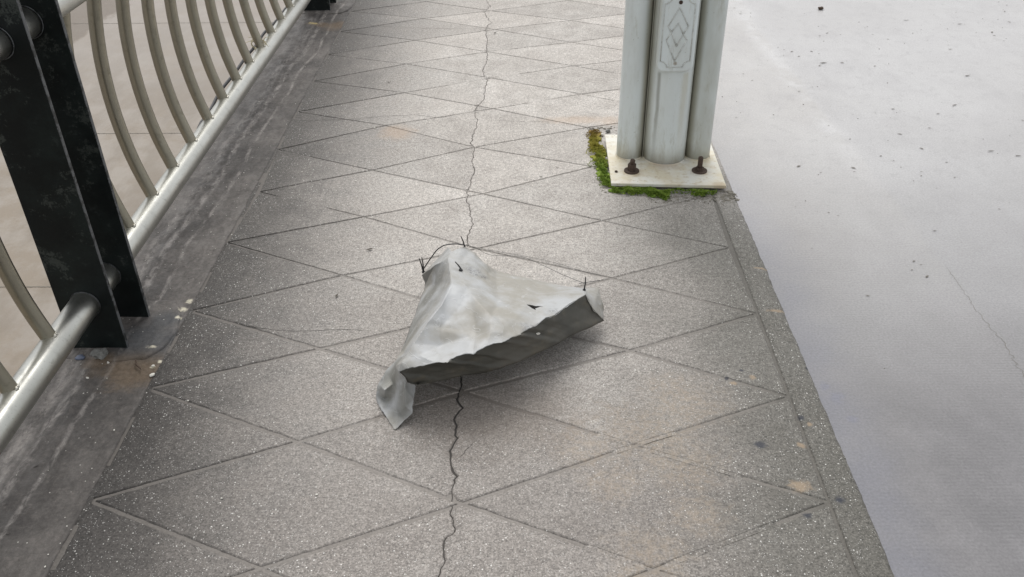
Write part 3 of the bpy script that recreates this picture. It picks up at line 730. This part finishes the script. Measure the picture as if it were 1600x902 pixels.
sub('frame_moulding', bars_xz('frame_moulding', fr, cpy-.0004, .0022, M['relief']), cov)  # mouldings coloured darker: their shading painted in along with grime
D = lambda *q: [(cz(*a), cz(*b)) for a, b in zip(q, q[1:])]
dia = D((-.33, .02), (-.52, .17), (.0, .62), (.52, .17), (.30, -.03), (.0, -.33), (-.33, .02), (-.55, -.17), (-.03, -.70), (.52, -.17), (.30, -.03)) + D((-.33, .02), (.0, .25), (.30, -.03))
sub('diamond_moulding', bars_xz('diamond_moulding', dia, cpy-.0004, .0025, M['relief']), cov)
for pz in (.74, -.76):
    x, z = cz(.02, pz); V, F = join_geo([tube_geo([(x, cpy+.001, z), (x, cpy-.002, z)], .0065, 20), tube_geo([(x, cpy, z), (x, cpy-.0035, z)], .0028, 12)])
    sub('screw', mesh('screw', V, F, M['rust'] if pz > 0 else M['weld'], False), cov)
# bolts
def bolt(x, y, h, tilt):
    V, F = join_geo([tube_geo([(x, y, ZP+.0005), (x, y, ZP+.0045)], .028, 32)]); b = lpart('bolt', tube('bolt', [(x, y, ZP), (x+tilt*.3, y, ZP+h*.75), (x+tilt*.8, y, ZP+h*.96), (x+tilt, y, ZP+h)], [.0092, .0092, .009, .006], M['rust'], 16, True))
    sub('washer', mesh('washer', V, F, M['rust']), b)
    V, F = tube_geo([(x, y, ZP+.004), (x, y, ZP+(.030 if tilt else .016))], .0155, 6); sub('nut', mesh('nut', V, F, M['rust']), b)
    return b
bolt(.398, 2.958, .048, .003); bolt(.6475, 2.956, .058, 0)
V, F = rock_geo((.399, 2.958, ZP+.034), .0115, R, .9, 2); lpart('nut_cap', mesh('nut_cap', V, F, M['rust'], True))

# moss and chipped mortar round the plate
rm = random.Random(3)
zones = []
def strip(pts, wid, n): zones.append((pts, wid, n))
strip([(.286, 3.35), (.284, 3.28), (.287, 3.2), (.292, 3.1), (.297, 3.0), (.298, 2.94), (.310, 2.875)], .034, 7000)
strip([(.318, 2.85), (.36, 2.848), (.40, 2.845), (.45, 2.838), (.49, 2.825), (.52, 2.81)], .024, 3600)
strip([(.44, 2.835), (.478, 2.812), (.505, 2.79)], .028, 2600)
strip([(.52, 2.835), (.58, 2.83), (.64, 2.827), (.69, 2.822)], .010, 900)
strip([(.33, 2.835), (.38, 2.825), (.43, 2.83)], .012, 900)
strip([(.278, 3.34), (.274, 3.25), (.285, 3.12)], .010, 700)
strip([(.60, 2.818), (.635, 2.812), (.655, 2.822)], .014, 800)
bl = []; V = []; F = []
for pts, wid, n in zones:
    L = [math.hypot(b[0]-a[0], b[1]-a[1]) for a, b in zip(pts, pts[1:])]; tot = sum(L)
    for _ in range(n):
        s_ = rm.uniform(0, tot); k = 0
        while k < len(L)-1 and s_ > L[k]: s_ -= L[k]; k += 1
        t = s_/L[k]; a, b = pts[k], pts[k+1]; g = max(-1., min(1., rm.gauss(0, .45)))
        ex = 1+.7*nz(a[0]+(b[0]-a[0])*t, a[1]+(b[1]-a[1])*t, 22, 5)
        x = a[0]+(b[0]-a[0])*t+(g*wid*ex if abs(b[1]-a[1]) > abs(b[0]-a[0]) else 0); y = a[1]+(b[1]-a[1])*t+(0 if abs(b[1]-a[1]) > abs(b[0]-a[0]) else g*wid*ex)
        if nz(x, y, 55, 2) < -.30 or nz(x, y, 17, 6) < -.45: continue
        hgt = (.014*(1-g*g)**.5+.003)*(1+.55*nz(x, y, 38))
        z0 = max(0, hgt-.006); az = rm.uniform(0, 6.28); w_ = rm.uniform(.0010, .0018); ln = rm.uniform(.003, .0065); le = rm.uniform(.2, 1.0)
        dx, dy = math.cos(az), math.sin(az); i0 = len(V)
        V += [(x-dy*w_, y+dx*w_, z0), (x+dy*w_, y-dx*w_, z0), (x+dx*ln*le+dy*w_*.6, y+dy*ln*le-dx*w_*.6, z0+ln*.7), (x+dx*ln*le*1.3, y+dy*ln*le*1.3, z0+ln)]
        F += [(i0, i0+1, i0+2), (i0, i0+2, i0+3)]
# lumpy cushion under the fronds
for pts, wid, n in zones:
    L = sum(math.hypot(b[0]-a[0], b[1]-a[1]) for a, b in zip(pts, pts[1:])); m = int(L/.007)
    for i in range(m):
        s_ = L*i/m; k = 0
        LL = [math.hypot(b[0]-a[0], b[1]-a[1]) for a, b in zip(pts, pts[1:])]
        while k < len(LL)-1 and s_ > LL[k]: s_ -= LL[k]; k += 1
        t = s_/LL[k]; a, b = pts[k], pts[k+1]; q = (a[0]+(b[0]-a[0])*t+rm.uniform(-1, 1)*wid*.5, a[1]+(b[1]-a[1])*t+rm.uniform(-1, 1)*wid*.4, -.002)
        v_, f_ = rock_geo(q, wid*rm.uniform(.35, .6), rm, .45, 1); i0 = len(V); V += v_; F += [tuple(x+i0 for x in f) for f in f_]
tag(ob('moss', mesh('moss', V, F, M['moss'])), 'moss growing round the lamp post base plate', 'moss', kind='stuff')
parts = []
edge_line = [(.262, 3.37), (.258, 3.30), (.262, 3.2), (.270, 3.08), (.272, 2.98), (.275, 2.90), (.285, 2.855), (.33, 2.828), (.40, 2.822), (.44, 2.815), (.465, 2.785), (.50, 2.765), (.53, 2.778), (.545, 2.80)]
for a, b in zip(edge_line, edge_line[1:]):
    n = int(math.hypot(b[0]-a[0], b[1]-a[1])/.0075)
    for i in range(n):
        t = i/n; parts.append(rock_geo((a[0]+(b[0]-a[0])*t+rm.gauss(0, .004), a[1]+(b[1]-a[1])*t+rm.gauss(0, .006), -.003), rm.uniform(.0015, .0070), rm, .6, 1))
for i in range(320):
    x = rm.uniform(.44, .76); y = 2.812-abs(rm.gauss(0, .025))+(.0 if x < .7 else .01); parts.append(rock_geo((x, y, -.001), rm.uniform(.001, .0045), rm, .6, 1))
for i in range(60):
    parts.append(rock_geo((rm.uniform(.70, .755), rm.uniform(2.76, 2.84), -.001), rm.uniform(.003, .009), rm, .5, 1))
for i in range(40):
    parts.append(rock_geo((rm.uniform(.26, .40), 3.385+rm.gauss(0, .01)+.02*rm.random(), -.001), rm.uniform(.002, .006), rm, .6, 1))
tag(ob('chipped_mortar', mesh('chipped_mortar', *join_geo(parts), M['mortar'])), 'crumbled mortar round the lamp post foot', 'mortar', kind='stuff')
for i, (x, y, r_, mt, lb) in enumerate(((.318, 3.325, .0095, 'white', 'small white pebble at the back left corner of the lamp post base plate'),
                               (.345, 3.36, .010, 'stone', 'flat grey pebble just behind the lamp post base plate'), (.340, 2.952, .006, 'rust', 'tiny dark crumb lying on the white base plate'))):
    z = ZP if i == 2 else .002
    tag(ob('pebble', mesh('pebble', *rock_geo((x, y, z), r_, R, .7, 2), M[mt], True)), lb, 'pebble')

# ================================================================ TORN SHEET
SHEET_V = [(-0.2119, 2.0865, 0.195), (-0.1854, 2.1124, 0.185), (-0.19, 1.931, 0.215), (-0.1681, 2.0046, 0.195), (-0.1381, 1.8918, 0.205), (-0.0826, 1.8036, 0.195), (-0.0844, 1.7512, 0.19), (-0.1218, 1.7595, 0.172), (-0.2082, 1.7893, 0.178), (-0.2073, 1.8446, 0.21), (-0.242, 1.7826, 0.195), (-0.2751, 1.7289, 0.17), (-0.2995, 1.6786, 0.15), (-0.0776, 2.07, 0.122), (-0.1436, 2.1248, 0.16), (-0.1244, 2.0569, 0.165), (0.0273, 1.9746, 0.135), (-0.0265, 1.8088, 0.183), (-0.0697, 1.9185, 0.166), (0.0915, 1.9743, 0.135), (0.1216, 2.0207, 0.12), (-0.2058, 1.7403, 0.155), (-0.2568, 1.6958, 0.16), (-0.0259, 2.1093, 0.1), (0.0416, 2.0942, 0.09), (-0.0545, 1.7525, 0.185), (-0.3075, 2.2211, 0.05), (-0.2983, 2.2141, 0.02), (0.0496, 2.2143, 0.03), (0.1236, 2.1565, 0.05), (0.1702, 2.0827, 0.095), (0.2119, 2.0825, 0.095), (0.2199, 2.0297, 0.07), (0.2237, 2.0108, 0.035), (0.1912, 1.9841, 0.085), (-0.2546, 2.1176, 0.15), (-0.2234, 2.2186, 0.15), (-0.2066, 2.1528, 0.175), (-0.1722, 2.2135, 0.155), (-0.1441, 2.202, 0.14), (-0.1161, 2.1854, 0.115), (-0.0846, 2.2289, 0.06), (-0.0274, 2.2422, 0.035), (-0.2911, 1.6626, 0.115), (-0.2877, 1.6635, 0.1), (-0.3187, 1.7009, 0.12), (-0.3303, 1.7038, 0.062), (-0.3274, 1.6876, 0.036), (-0.3175, 1.6494, 0.004), (-0.3481, 1.6794, 0.062), (-0.2923, 1.6454, 0.095), (-0.292, 1.6277, 0.055), (-0.3565, 1.7077, 0.01), (-0.3529, 1.7471, 0.07), (-0.2714, 1.6952, 0.065), (-0.3725, 1.7241, 0.045), (-0.3774, 1.7061, 0.02), (-0.3748, 1.6952, 0.006), (-0.3463, 1.6483, 0.003), (-0.3184, 1.602, 0.003), (-0.2961, 1.6222, 0.015), (-0.2759, 1.6244, 0.035), (-0.2727, 1.6536, 0.055), (-0.3084, 2.1101, 0.02), (-0.3227, 1.9975, 0.02), (-0.3271, 1.9138, 0.03), (-0.3285, 1.7725, 0.085), (0.1673, 1.995, 0.131), (0.1209, 1.9384, 0.141), (-0.0479, 1.7279, 0.174), (-0.0758, 1.7163, 0.179), (-0.0927, 1.7062, 0.179), (-0.1139, 1.6912, 0.179), (-0.1244, 1.6801, 0.174), (-0.1432, 1.6851, 0.174), (-0.178, 1.6693, 0.169), (-0.1847, 1.6546, 0.169), (-0.2133, 1.6634, 0.164), (-0.25, 1.6674, 0.151), (0.0778, 1.8721, 0.151), (-0.2862, 1.6651, 0.141), (-0.3049, 1.6652, 0.131), (0.0536, 1.8401, 0.164), (0.0336, 1.818, 0.164), (0.0154, 1.7896, 0.169), (-0.0031, 1.7789, 0.169), (-0.0103, 1.7564, 0.172), (-0.0277, 1.7486, 0.174), (-0.0387, 1.7408, 0.174)]
SHEET_F = [(26, 27, 35), (26, 35, 36), (35, 0, 37, 36), (27, 63, 9, 2), (35, 27, 2, 0), (63, 64, 10, 9), (64, 65, 11, 10), (65, 66, 12, 11), (66, 45, 12), (0, 2, 3, 1), (37, 0, 1), (37, 1, 38), (1, 14, 39, 38), (1, 3, 15, 14), (14, 40, 39), (15, 13, 41, 40), (14, 15, 40), (3, 2, 4), (3, 4, 18), (3, 18, 13, 15), (13, 23, 42, 41), (23, 24, 28, 42), (24, 20, 29, 28), (20, 67, 30, 29), (13, 16, 23), (23, 16, 24), (24, 16, 19, 20), (16, 13, 18), (18, 4, 5), (18, 5, 17), (18, 17, 16), (2, 9, 8, 4), (9, 10, 8), (8, 10, 11, 21), (4, 8, 7), (4, 7, 6, 5), (8, 21, 7), (11, 22, 21), (11, 12, 22), (5, 6, 25), (5, 25, 17), (20, 19, 68, 67), (67, 34, 31, 30), (34, 33, 32, 31), (19, 16, 82, 79), (19, 79, 68), (16, 17, 84, 83), (16, 83, 82), (17, 86, 85, 84), (17, 25, 87, 86), (25, 69, 88, 87), (25, 6, 70, 69), (6, 71, 70), (6, 7, 72, 71), (7, 73, 72), (7, 74, 73), (7, 21, 75, 74), (21, 77, 76, 75), (21, 22, 77), (22, 78, 77), (22, 12, 80, 78), (12, 81, 80), (12, 45, 81), (66, 53, 46, 45), (53, 55, 49, 46), (55, 56, 52, 49), (49, 52, 47, 46), (56, 57, 58, 52), (52, 58, 48, 47), (58, 59, 48), (45, 46, 43, 81), (46, 47, 50, 43), (43, 50, 44), (44, 50, 54), (50, 62, 54), (47, 51, 50), (50, 51, 62), (47, 48, 51), (51, 61, 62), (48, 60, 61, 51), (48, 59, 60)]
SHEET_RIDGES = [(0, 2), (2, 9), (9, 10), (10, 11), (11, 12), (12, 45), (2, 4), (4, 5), (5, 6), (7, 4), (3, 18), (35, 0), (0, 37), (35, 27), (4, 8), (7, 6), (8, 21), (16, 17), (45, 46), (46, 47), (47, 48), (49, 52), (52, 47), (67, 34), (35, 36), (23, 16), (8, 10), (13, 23), (23, 24), (24, 20), (15, 13), (17, 5)]
FLAP_TOP = [(0.1673, 1.998, 0.13), (0.1209, 1.9414, 0.14), (0.0778, 1.8751, 0.15), (0.0536, 1.8431, 0.163), (0.0336, 1.821, 0.163), (0.0154, 1.7926, 0.168), (-0.0031, 1.7819, 0.168), (-0.0103, 1.7594, 0.171), (-0.0277, 1.7516, 0.173), (-0.0387, 1.7438, 0.173), (-0.0479, 1.7309, 0.173), (-0.0758, 1.7193, 0.178), (-0.0927, 1.7092, 0.178), (-0.1139, 1.6942, 0.178), (-0.1244, 1.6831, 0.173), (-0.1432, 1.6881, 0.173), (-0.178, 1.6723, 0.168), (-0.1847, 1.6576, 0.168), (-0.2133, 1.6664, 0.163), (-0.25, 1.6704, 0.15), (-0.2862, 1.6681, 0.14), (-0.3049, 1.6682, 0.13), (-0.2911, 1.6656, 0.115), (-0.2877, 1.6665, 0.1), (-0.2714, 1.6982, 0.065)]
FLAP_LOW = [(0.1912, 1.9871, 0.085), (0.2233, 2.0064, 0.036), (0.189, 1.9578, 0.052), (0.153, 1.9172, 0.065), (0.1201, 1.8813, 0.075), (0.0931, 1.8444, 0.082), (0.0319, 1.7886, 0.092), (-0.0139, 1.7473, 0.096), (-0.0586, 1.7233, 0.097), (-0.0966, 1.7095, 0.096), (-0.1536, 1.6996, 0.092), (-0.2056, 1.6873, 0.086), (-0.2663, 1.6846, 0.076)]
HOLES = [[(-0.1913, 2.0676, 0.19), (-0.1799, 2.0544, 0.19), (-0.1656, 2.051, 0.19), (-0.1646, 2.0315, 0.19), (-0.1763, 2.0235, 0.19), (-0.1858, 2.0349, 0.19)], [(0.0046, 1.922, 0.155), (0.0216, 1.9277, 0.153), (0.0487, 1.92, 0.15), (0.0282, 1.9114, 0.153), (0.0315, 1.9012, 0.153), (0.0214, 1.9057, 0.154)]]
TIES = [[(-0.3027, 2.2346, 0.055), (-0.304, 2.2265, 0.11)], [(-0.3046, 2.2346, 0.055), (-0.3131, 2.2354, 0.1)], [(-0.1741, 2.2136, 0.155), (-0.1824, 2.1963, 0.2)], [(0.1686, 2.0615, 0.105), (0.169, 2.04, 0.16)], [(-0.1726, 2.0256, 0.198), (-0.1881, 2.0347, 0.215)]]
WIRES = [[(-0.3029, 2.241, 0.06), (-0.2783, 2.2156, 0.11), (-0.2542, 2.2044, 0.15), (-0.2329, 2.2047, 0.165), (-0.2035, 2.2117, 0.165), (-0.1731, 2.2043, 0.165)], [(-0.1731, 2.2043, 0.165), (-0.1579, 2.2253, 0.15), (-0.1355, 2.2525, 0.12), (-0.1081, 2.268, 0.09), (-0.0758, 2.2802, 0.08), (-0.0079, 2.3118, 0.06), (0.0503, 2.2637, 0.06), (0.1141, 2.1724, 0.08), (0.1697, 2.0832, 0.11)], [(-0.1731, 2.2043, 0.165), (-0.1417, 2.2635, 0.12), (-0.098, 2.3587, 0.05), (-0.039, 2.4103, 0.006), (0.0427, 2.3875, 0.003), (0.1226, 2.349, 0.003), (0.1808, 2.3116, 0.003), (0.2365, 2.2858, 0.003)], [(0.155, 2.0802, 0.112), (0.2176, 2.1143, 0.1)]]


sh = empty('torn_sheet', (-.05, 1.9, 0)); tag(sh, 'crumpled torn grey plastic sheet with a dark underside lying mid walkway', 'plastic sheet')
def build_sheet():
    bm = bmesh.new(); vs = [bm.verts.new(v) for v in SHEET_V]
    for k, f in enumerate(SHEET_F): bm.faces.new([vs[i] for i in f]).material_index = 2 if k == 0 else 0
    bmesh.ops.recalc_face_normals(bm, faces=bm.faces)
    cl = bm.edges.layers.float.new('crease_edge'); cv = bm.verts.layers.float.new('crease_vert')
    for v in bm.verts: v[cv] = 1. if any(e.is_boundary for e in v.link_edges) else .6
    rg = {frozenset(e) for e in SHEET_RIDGES}
    bm.verts.index_update()
    for e in bm.edges:
        k = frozenset(v.index for v in e.verts)
        e[cl] = 1. if e.is_boundary else 1. if k in rg else .72
    me = bpy.data.meshes.new('tmp'); bm.to_mesh(me); bm.free()
    o = bpy.data.objects.new('tmp', me); C.objects.link(o)
    m = o.modifiers.new('s', 'SUBSURF'); m.levels = m.render_levels = 4
    dg = bpy.context.evaluated_depsgraph_get(); ev = bpy.data.meshes.new_from_object(o.evaluated_get(dg))
    bpy.data.objects.remove(o)
    bm = bmesh.new(); bm.from_mesh(ev); bm.normal_update()
    for v in bm.verts:
        p = v.co; d = -.0022*(1-min(1, abs(noise.noise(p*9+Vector((2, 5, 1))))*7)); d += .0028*noise.noise(p*11)+.0022*noise.noise(p*27+Vector((4, 0, 0)))+.0050*max(0, noise.noise(Vector((p.x*9+p.y*7, p.y*4, p.z*3)))-.15)
        ed = any(e.is_boundary for e in v.link_edges)
        v.co = p+v.normal*d*(0.35 if ed else 1)
        if ed: v.co += Vector((noise.noise(p*90), noise.noise(p*90+Vector((9, 0, 0))), 0))*.0022+Vector((0, noise.noise(p*48+Vector((3, 3, 0))), 0))*(.0060 if p.z > .12 and p.y < 2.0 else .001)
        v.co.z = max(v.co.z, .0015)
    # real holes
    def inside(x, y, P):
        c = False; n = len(P)
        for i in range(n):
            x1, y1 = P[i][:2]; x2, y2 = P[i-1][:2]
            if (y1 > y) != (y2 > y) and x < (x2-x1)*(y-y1)/(y2-y1)+x1: c = not c
        return c
    for P in HOLES[1:]:
        cx = sum(p[0] for p in P)/len(P); cy = sum(p[1] for p in P)/len(P)
        es = [e for e in bm.edges if (e.verts[0].co.xy-Vector((cx, cy))).length < .036]
        bmesh.ops.subdivide_edges(bm, edges=es, cuts=2, use_grid_fill=True)
        es = [e for e in bm.edges if (e.verts[0].co.xy-Vector((cx, cy))).length < .022]
        bmesh.ops.subdivide_edges(bm, edges=es, cuts=1, use_grid_fill=True)
        bm.faces.ensure_lookup_table()
        kill = [f for f in bm.faces if inside(f.calc_center_median().x, f.calc_center_median().y, P) and f.calc_center_median().z > .09]
        bmesh.ops.delete(bm, geom=kill, context='FACES')
    bmesh.ops.recalc_face_normals(bm, faces=bm.faces)
    if sum(f.normal.z*f.calc_area() for f in bm.faces) < 0: bmesh.ops.reverse_faces(bm, faces=bm.faces)
    m = bpy.data.meshes.new('top_sheet'); bm.to_mesh(m); bm.free()
    for x in (M['sheet'], M['back'], M['fold']): m.materials.append(x)
    m.polygons.foreach_set('use_smooth', [True]*len(m.polygons)); return m
me = build_sheet(); top = ob('top_sheet', me); wchild(top, sh)
sm = top.modifiers.new('thick', 'SOLIDIFY'); sm.thickness = .0012; sm.offset = -1; sm.material_offset = 1; sm.material_offset_rim = 0
def resample(P, n):
    L = [0]
    for a, b in zip(P, P[1:]): L.append(L[-1]+math.dist(a, b))
    out = []
    for i in range(n+1):
        s_ = L[-1]*i/n; k = 0
        while k < len(L)-2 and L[k+1] < s_: k += 1
        t = (s_-L[k])/max(L[k+1]-L[k], 1e-9); out.append(Vector(P[k]).lerp(Vector(P[k+1]), t))
    return out
N_, M_ = 170, 12
TA, LB = resample(FLAP_TOP, N_), resample(FLAP_LOW, N_); V = []; F = []
for j in range(M_+1):
    for i in range(N_+1):
        t = j/M_; p = TA[i].lerp(LB[i], t); b = math.sin(math.pi*t)
        p.y += b*(.003+.006*nz(p.x, j*.05, 14))+.0015*nz(p.x, t, 60)*b; p.z += .002*nz(p.x, t, 30)*t
        V.append(p)
for j in range(M_):
    for i in range(N_): a = j*(N_+1)+i; F.append((a, a+1, a+N_+2, a+N_+1))
fl = ob('underside_flap', mesh('underside_flap', V, F, M['back'], True)); wchild(fl, sh)
fm = fl.modifiers.new('thick', 'SOLIDIFY'); fm.thickness = .001; fm.offset = 1
fl['label'] = 'dark folded-under front face of the torn sheet'
# punched eyelet in the flap that shows the pale side
E0 = min(V, key=lambda p: (p-Vector((0.0125, 1.8266, 0.125))).length); bm = bmesh.new()
bmesh.ops.create_uvsphere(bm, u_segments=16, v_segments=8, radius=1)
for v in bm.verts: v.co = Vector((E0[0]+v.co.x*.0085+v.co.z*.0018, E0[1]-.0030+v.co.y*.0015, E0[2]+v.co.z*.0046+v.co.x*.0016))
wchild(ob('white_spot', bmmesh('white_spot', bm, M['white'], True)), sh)
for i, (a, b) in enumerate(TIES):
    a, b = Vector(a), Vector(b); m_ = a.lerp(b, .5)+Vector((.001, .0, 0))
    v1, f1 = tube_geo([a, m_, b], [.0022, .0020, .0013], 6); v2, f2 = rock_geo((a.x, a.y, a.z-.006), .0058, R, .9, 1)
    wchild(ob('cable_tie', mesh('cable_tie', *join_geo([(v1, f1), (v2, f2)]), M['blk'])), sh)
for i, P in enumerate(WIRES):
    Q = resample(P, 40); Q = [q+Vector((0, 0, .0)) for q in Q]
    for _ in range(3): Q = [Q[0]]+[(Q[k-1]+Q[k]*2+Q[k+1])/4 for k in range(1, len(Q)-1)]+[Q[-1]]
    wchild(ob('wire', tube('wire', Q, [.0018, .0007, .0006, .0009][i], M['blk'] if i == 0 else M['wire'], 6)), sh)

# ================================================================ SMALL LITTER
tag(ob('stone_chunk', mesh('stone_chunk', *rock_geo((-1.160, 1.893, .004), .020, random.Random(5), .7, 3), M['stone'])), 'angular grey stone chunk at the foot of the near black post', 'stone')
tag(ob('plastic_scrap', mesh('plastic_scrap', *rock_geo((-1.212, 1.885, .002), .0125, random.Random(8), .5, 2), M['blue'], True)), 'pale blue plastic scrap between the bottom rail and the near black post', 'plastic scrap')
tw = [(-1.054, 1.872, .008), (-1.050, 1.862, .011), (-1.046, 1.850, .010), (-1.038, 1.842, .009), (-1.030, 1.836, .007), (-1.026, 1.830, .008)]
tag(ob('twig', tube('twig', tw, [.0016, .0024, .0026, .0024, .0022, .0012], M['twig'], 8)), 'short curved brown twig on the cement in front of the near black post', 'twig')
for x, y, r_, lb in ((-1.158, 1.797, .0065, 'round white pebble on the cement just right of the bottom rail'), (-1.141, 1.862, .0045, 'smaller white crumb beside the grey stone chunk, left of its twin'),
                    (-1.128, 1.864, .0050, 'white crumb beside the grey stone chunk, right of its twin'), (-.990, 1.811, .0065, 'flat white pebble at the end of a groove beside the gutter'), (-1.001, 1.85, .005, 'white crumb lying on the gutter joint')):
    tag(ob('pebble', mesh('pebble', *rock_geo((x, y, .002), r_, R, .55, 2), M['white'], True)), lb, 'pebble')
def leaf_geo(x, y, z, L, a, wd=.35, curl=.3):
    n = 6; V = []; F = []; ca, sa = math.cos(a), math.sin(a)
    for i in range(n+1):
        t = i/n; w_ = math.sin(math.pi*min(.97, max(.06, t)))*L*wd*.5; lx = (t-.5)*L; lz = .0018+curl*L*(2*t-1)**2*.5
        bend = .18*L*math.sin(t*2.2)
        for s in (-1, 0, 1): px, py = lx, s*w_+bend; V.append((x+px*ca-py*sa, y+px*sa+py*ca, z+lz+(abs(s)*w_*.35)))
    for i in range(n):
        for k in (0, 1): q = i*3+k; F.append((q, q+1, q+4, q+3))
    return V, F
for x, y, L, a, lb in ((-.623, 3.926, .035, .1, 'small curled brown leaf on the left part of the walkway'), (-.148, 4.626, .045, .8, 'open curled leaf beside the crack at the far end of the walkway'),
                      (.125, 3.035, .022, -.3, 'dark round leaf scrap left of the mossy base plate'), (.063, 2.956, .026, -.3, 'dark thin leaf scrap below the round scrap left of the base plate'),
                      (-.50, 2.443, .040, .35, 'dark leaf scrap above the groove crossing left of the sheet'), (-.56, 2.18, .030, 1.2, 'faint curled leaf scrap below the groove crossing left of the sheet'),
                      (-.697, 3.968, .018, 1, 'tiny dark speck of leaf at the far left of the walkway'), (.224, 4.565, .020, 0, 'dark leaf crumb left of the lamp post tubes at the far end')):
    o = ob('leaf_scrap', mesh('leaf_scrap', *leaf_geo(0, 0, 0, L*.62, 0), M['leaf'], True)); o.location = (x, y, .001); o.rotation_euler.z = a; tag(o, lb, 'leaf')
tag(ob('dark_clod', mesh('dark_clod', *rock_geo((1.89, 5.677, ROAD+.001), .016, random.Random(2), .8, 2), M['twig'], True)), 'dark clod on the road near the top edge of the picture', 'clod')
for x, y, L, a, lb in ((1.633, 4.692, .062, 0.02, 'long thin straw on the road right of the lamp post'), (2.326, 4.486, .05, .15, 'thick dark straw amid the scattered litter at the far right of the road'),
                      (2.049, 3.574, .042, -.1, 'broad dark leaf scrap on the road, left of the pair near the right edge'), (2.147, 3.527, .036, -.2, 'bent dark leaf scrap at the right edge of the picture'),
                      (2.101, 4.093, .045, .25, 'forked dark twig bit on the road above the pair of leaf scraps'), (1.982, 3.993, .030, .1, 'short dark twig bit left of the forked one'),
                      (2.636, 5.347, .045, 0., 'dark stalk piece on the road near the top right corner'), (2.339, 5.429, .04, -.2, 'dark leaf stalk near the top edge right of the clod'), (2.40, 4.90, .035, -.1, 'brown stalk scrap below the top right corner of the picture'),
                      (1.541, 2.89, .024, -.3, 'small bent twig bit beside the road seam crack')):
    o = ob('litter_scrap', mesh('litter_scrap', *leaf_geo(0, 0, 0, L*.75, 0, .22, .2), M['leaf'], True)); o.location = (x, y, ROAD+.001); o.rotation_euler.z = a; tag(o, lb, 'litter')
rg = random.Random(21)
parts = []
for i in range(520):      # specks blown over the road
    x = rg.uniform(1.35, 3.4) if rg.random() < .85 else rg.uniform(.8, 1.4); y = 1.3+5*rg.random()**.55
    if nz(x, y, 1.5, 4) < -.1: continue
    L = rg.choice([.006, .008, .011, .018, .005])*rg.uniform(.7, 1.3); parts.append(leaf_geo(x, y, ROAD, L, rg.gauss(0, .5), rg.uniform(.2, .5), .15))
for i in range(70): parts.append(rock_geo((rg.uniform(.8, 3.2), 1.2+5*rg.random()**.6, ROAD), rg.uniform(.0015, .0035), rg, .6, 1))
tag(ob('road_specks', mesh('road_specks', *join_geo(parts), M['speck'])), 'specks of dry plant litter over the road', 'litter', kind='stuff')
parts = []; parts2 = []
for i in range(900):      # grit lying in the gutter strip
    y = rg.uniform(1.1, 5.4); x = -1.16+.03*nz(0, y, 2.5)+rg.gauss(0, .035)
    if rg.random() < .25: x = rg.uniform(-1.27, -1.0)
    if nz(x, y, 7, 3) < -.05 and rg.random() < .7: continue
    parts.append(rock_geo((x, y, gz(x, y)-.001), rg.choice([.0015, .002, .003, .0045, .006])*rg.uniform(.6, 1.1), rg, .3, 1))
tag(ob('gutter_grit', mesh('gutter_grit', *join_geo(parts), M['gutter'])), 'grit and flaked cement along the gutter', 'grit', kind='stuff')
for i in range(90):
    y = rg.uniform(1.1, 5.2); x = rg.uniform(-1.2, -.97) if rg.random() < .5 else rg.uniform(-.97, .65); parts2.append(rock_geo((x, y, .0015), rg.uniform(.0012, .0030), rg, .6, 1))
tag(ob('white_grit', mesh('white_grit', *join_geo(parts2), M['white'])), 'tiny white chips scattered over the walkway', 'grit', kind='stuff')
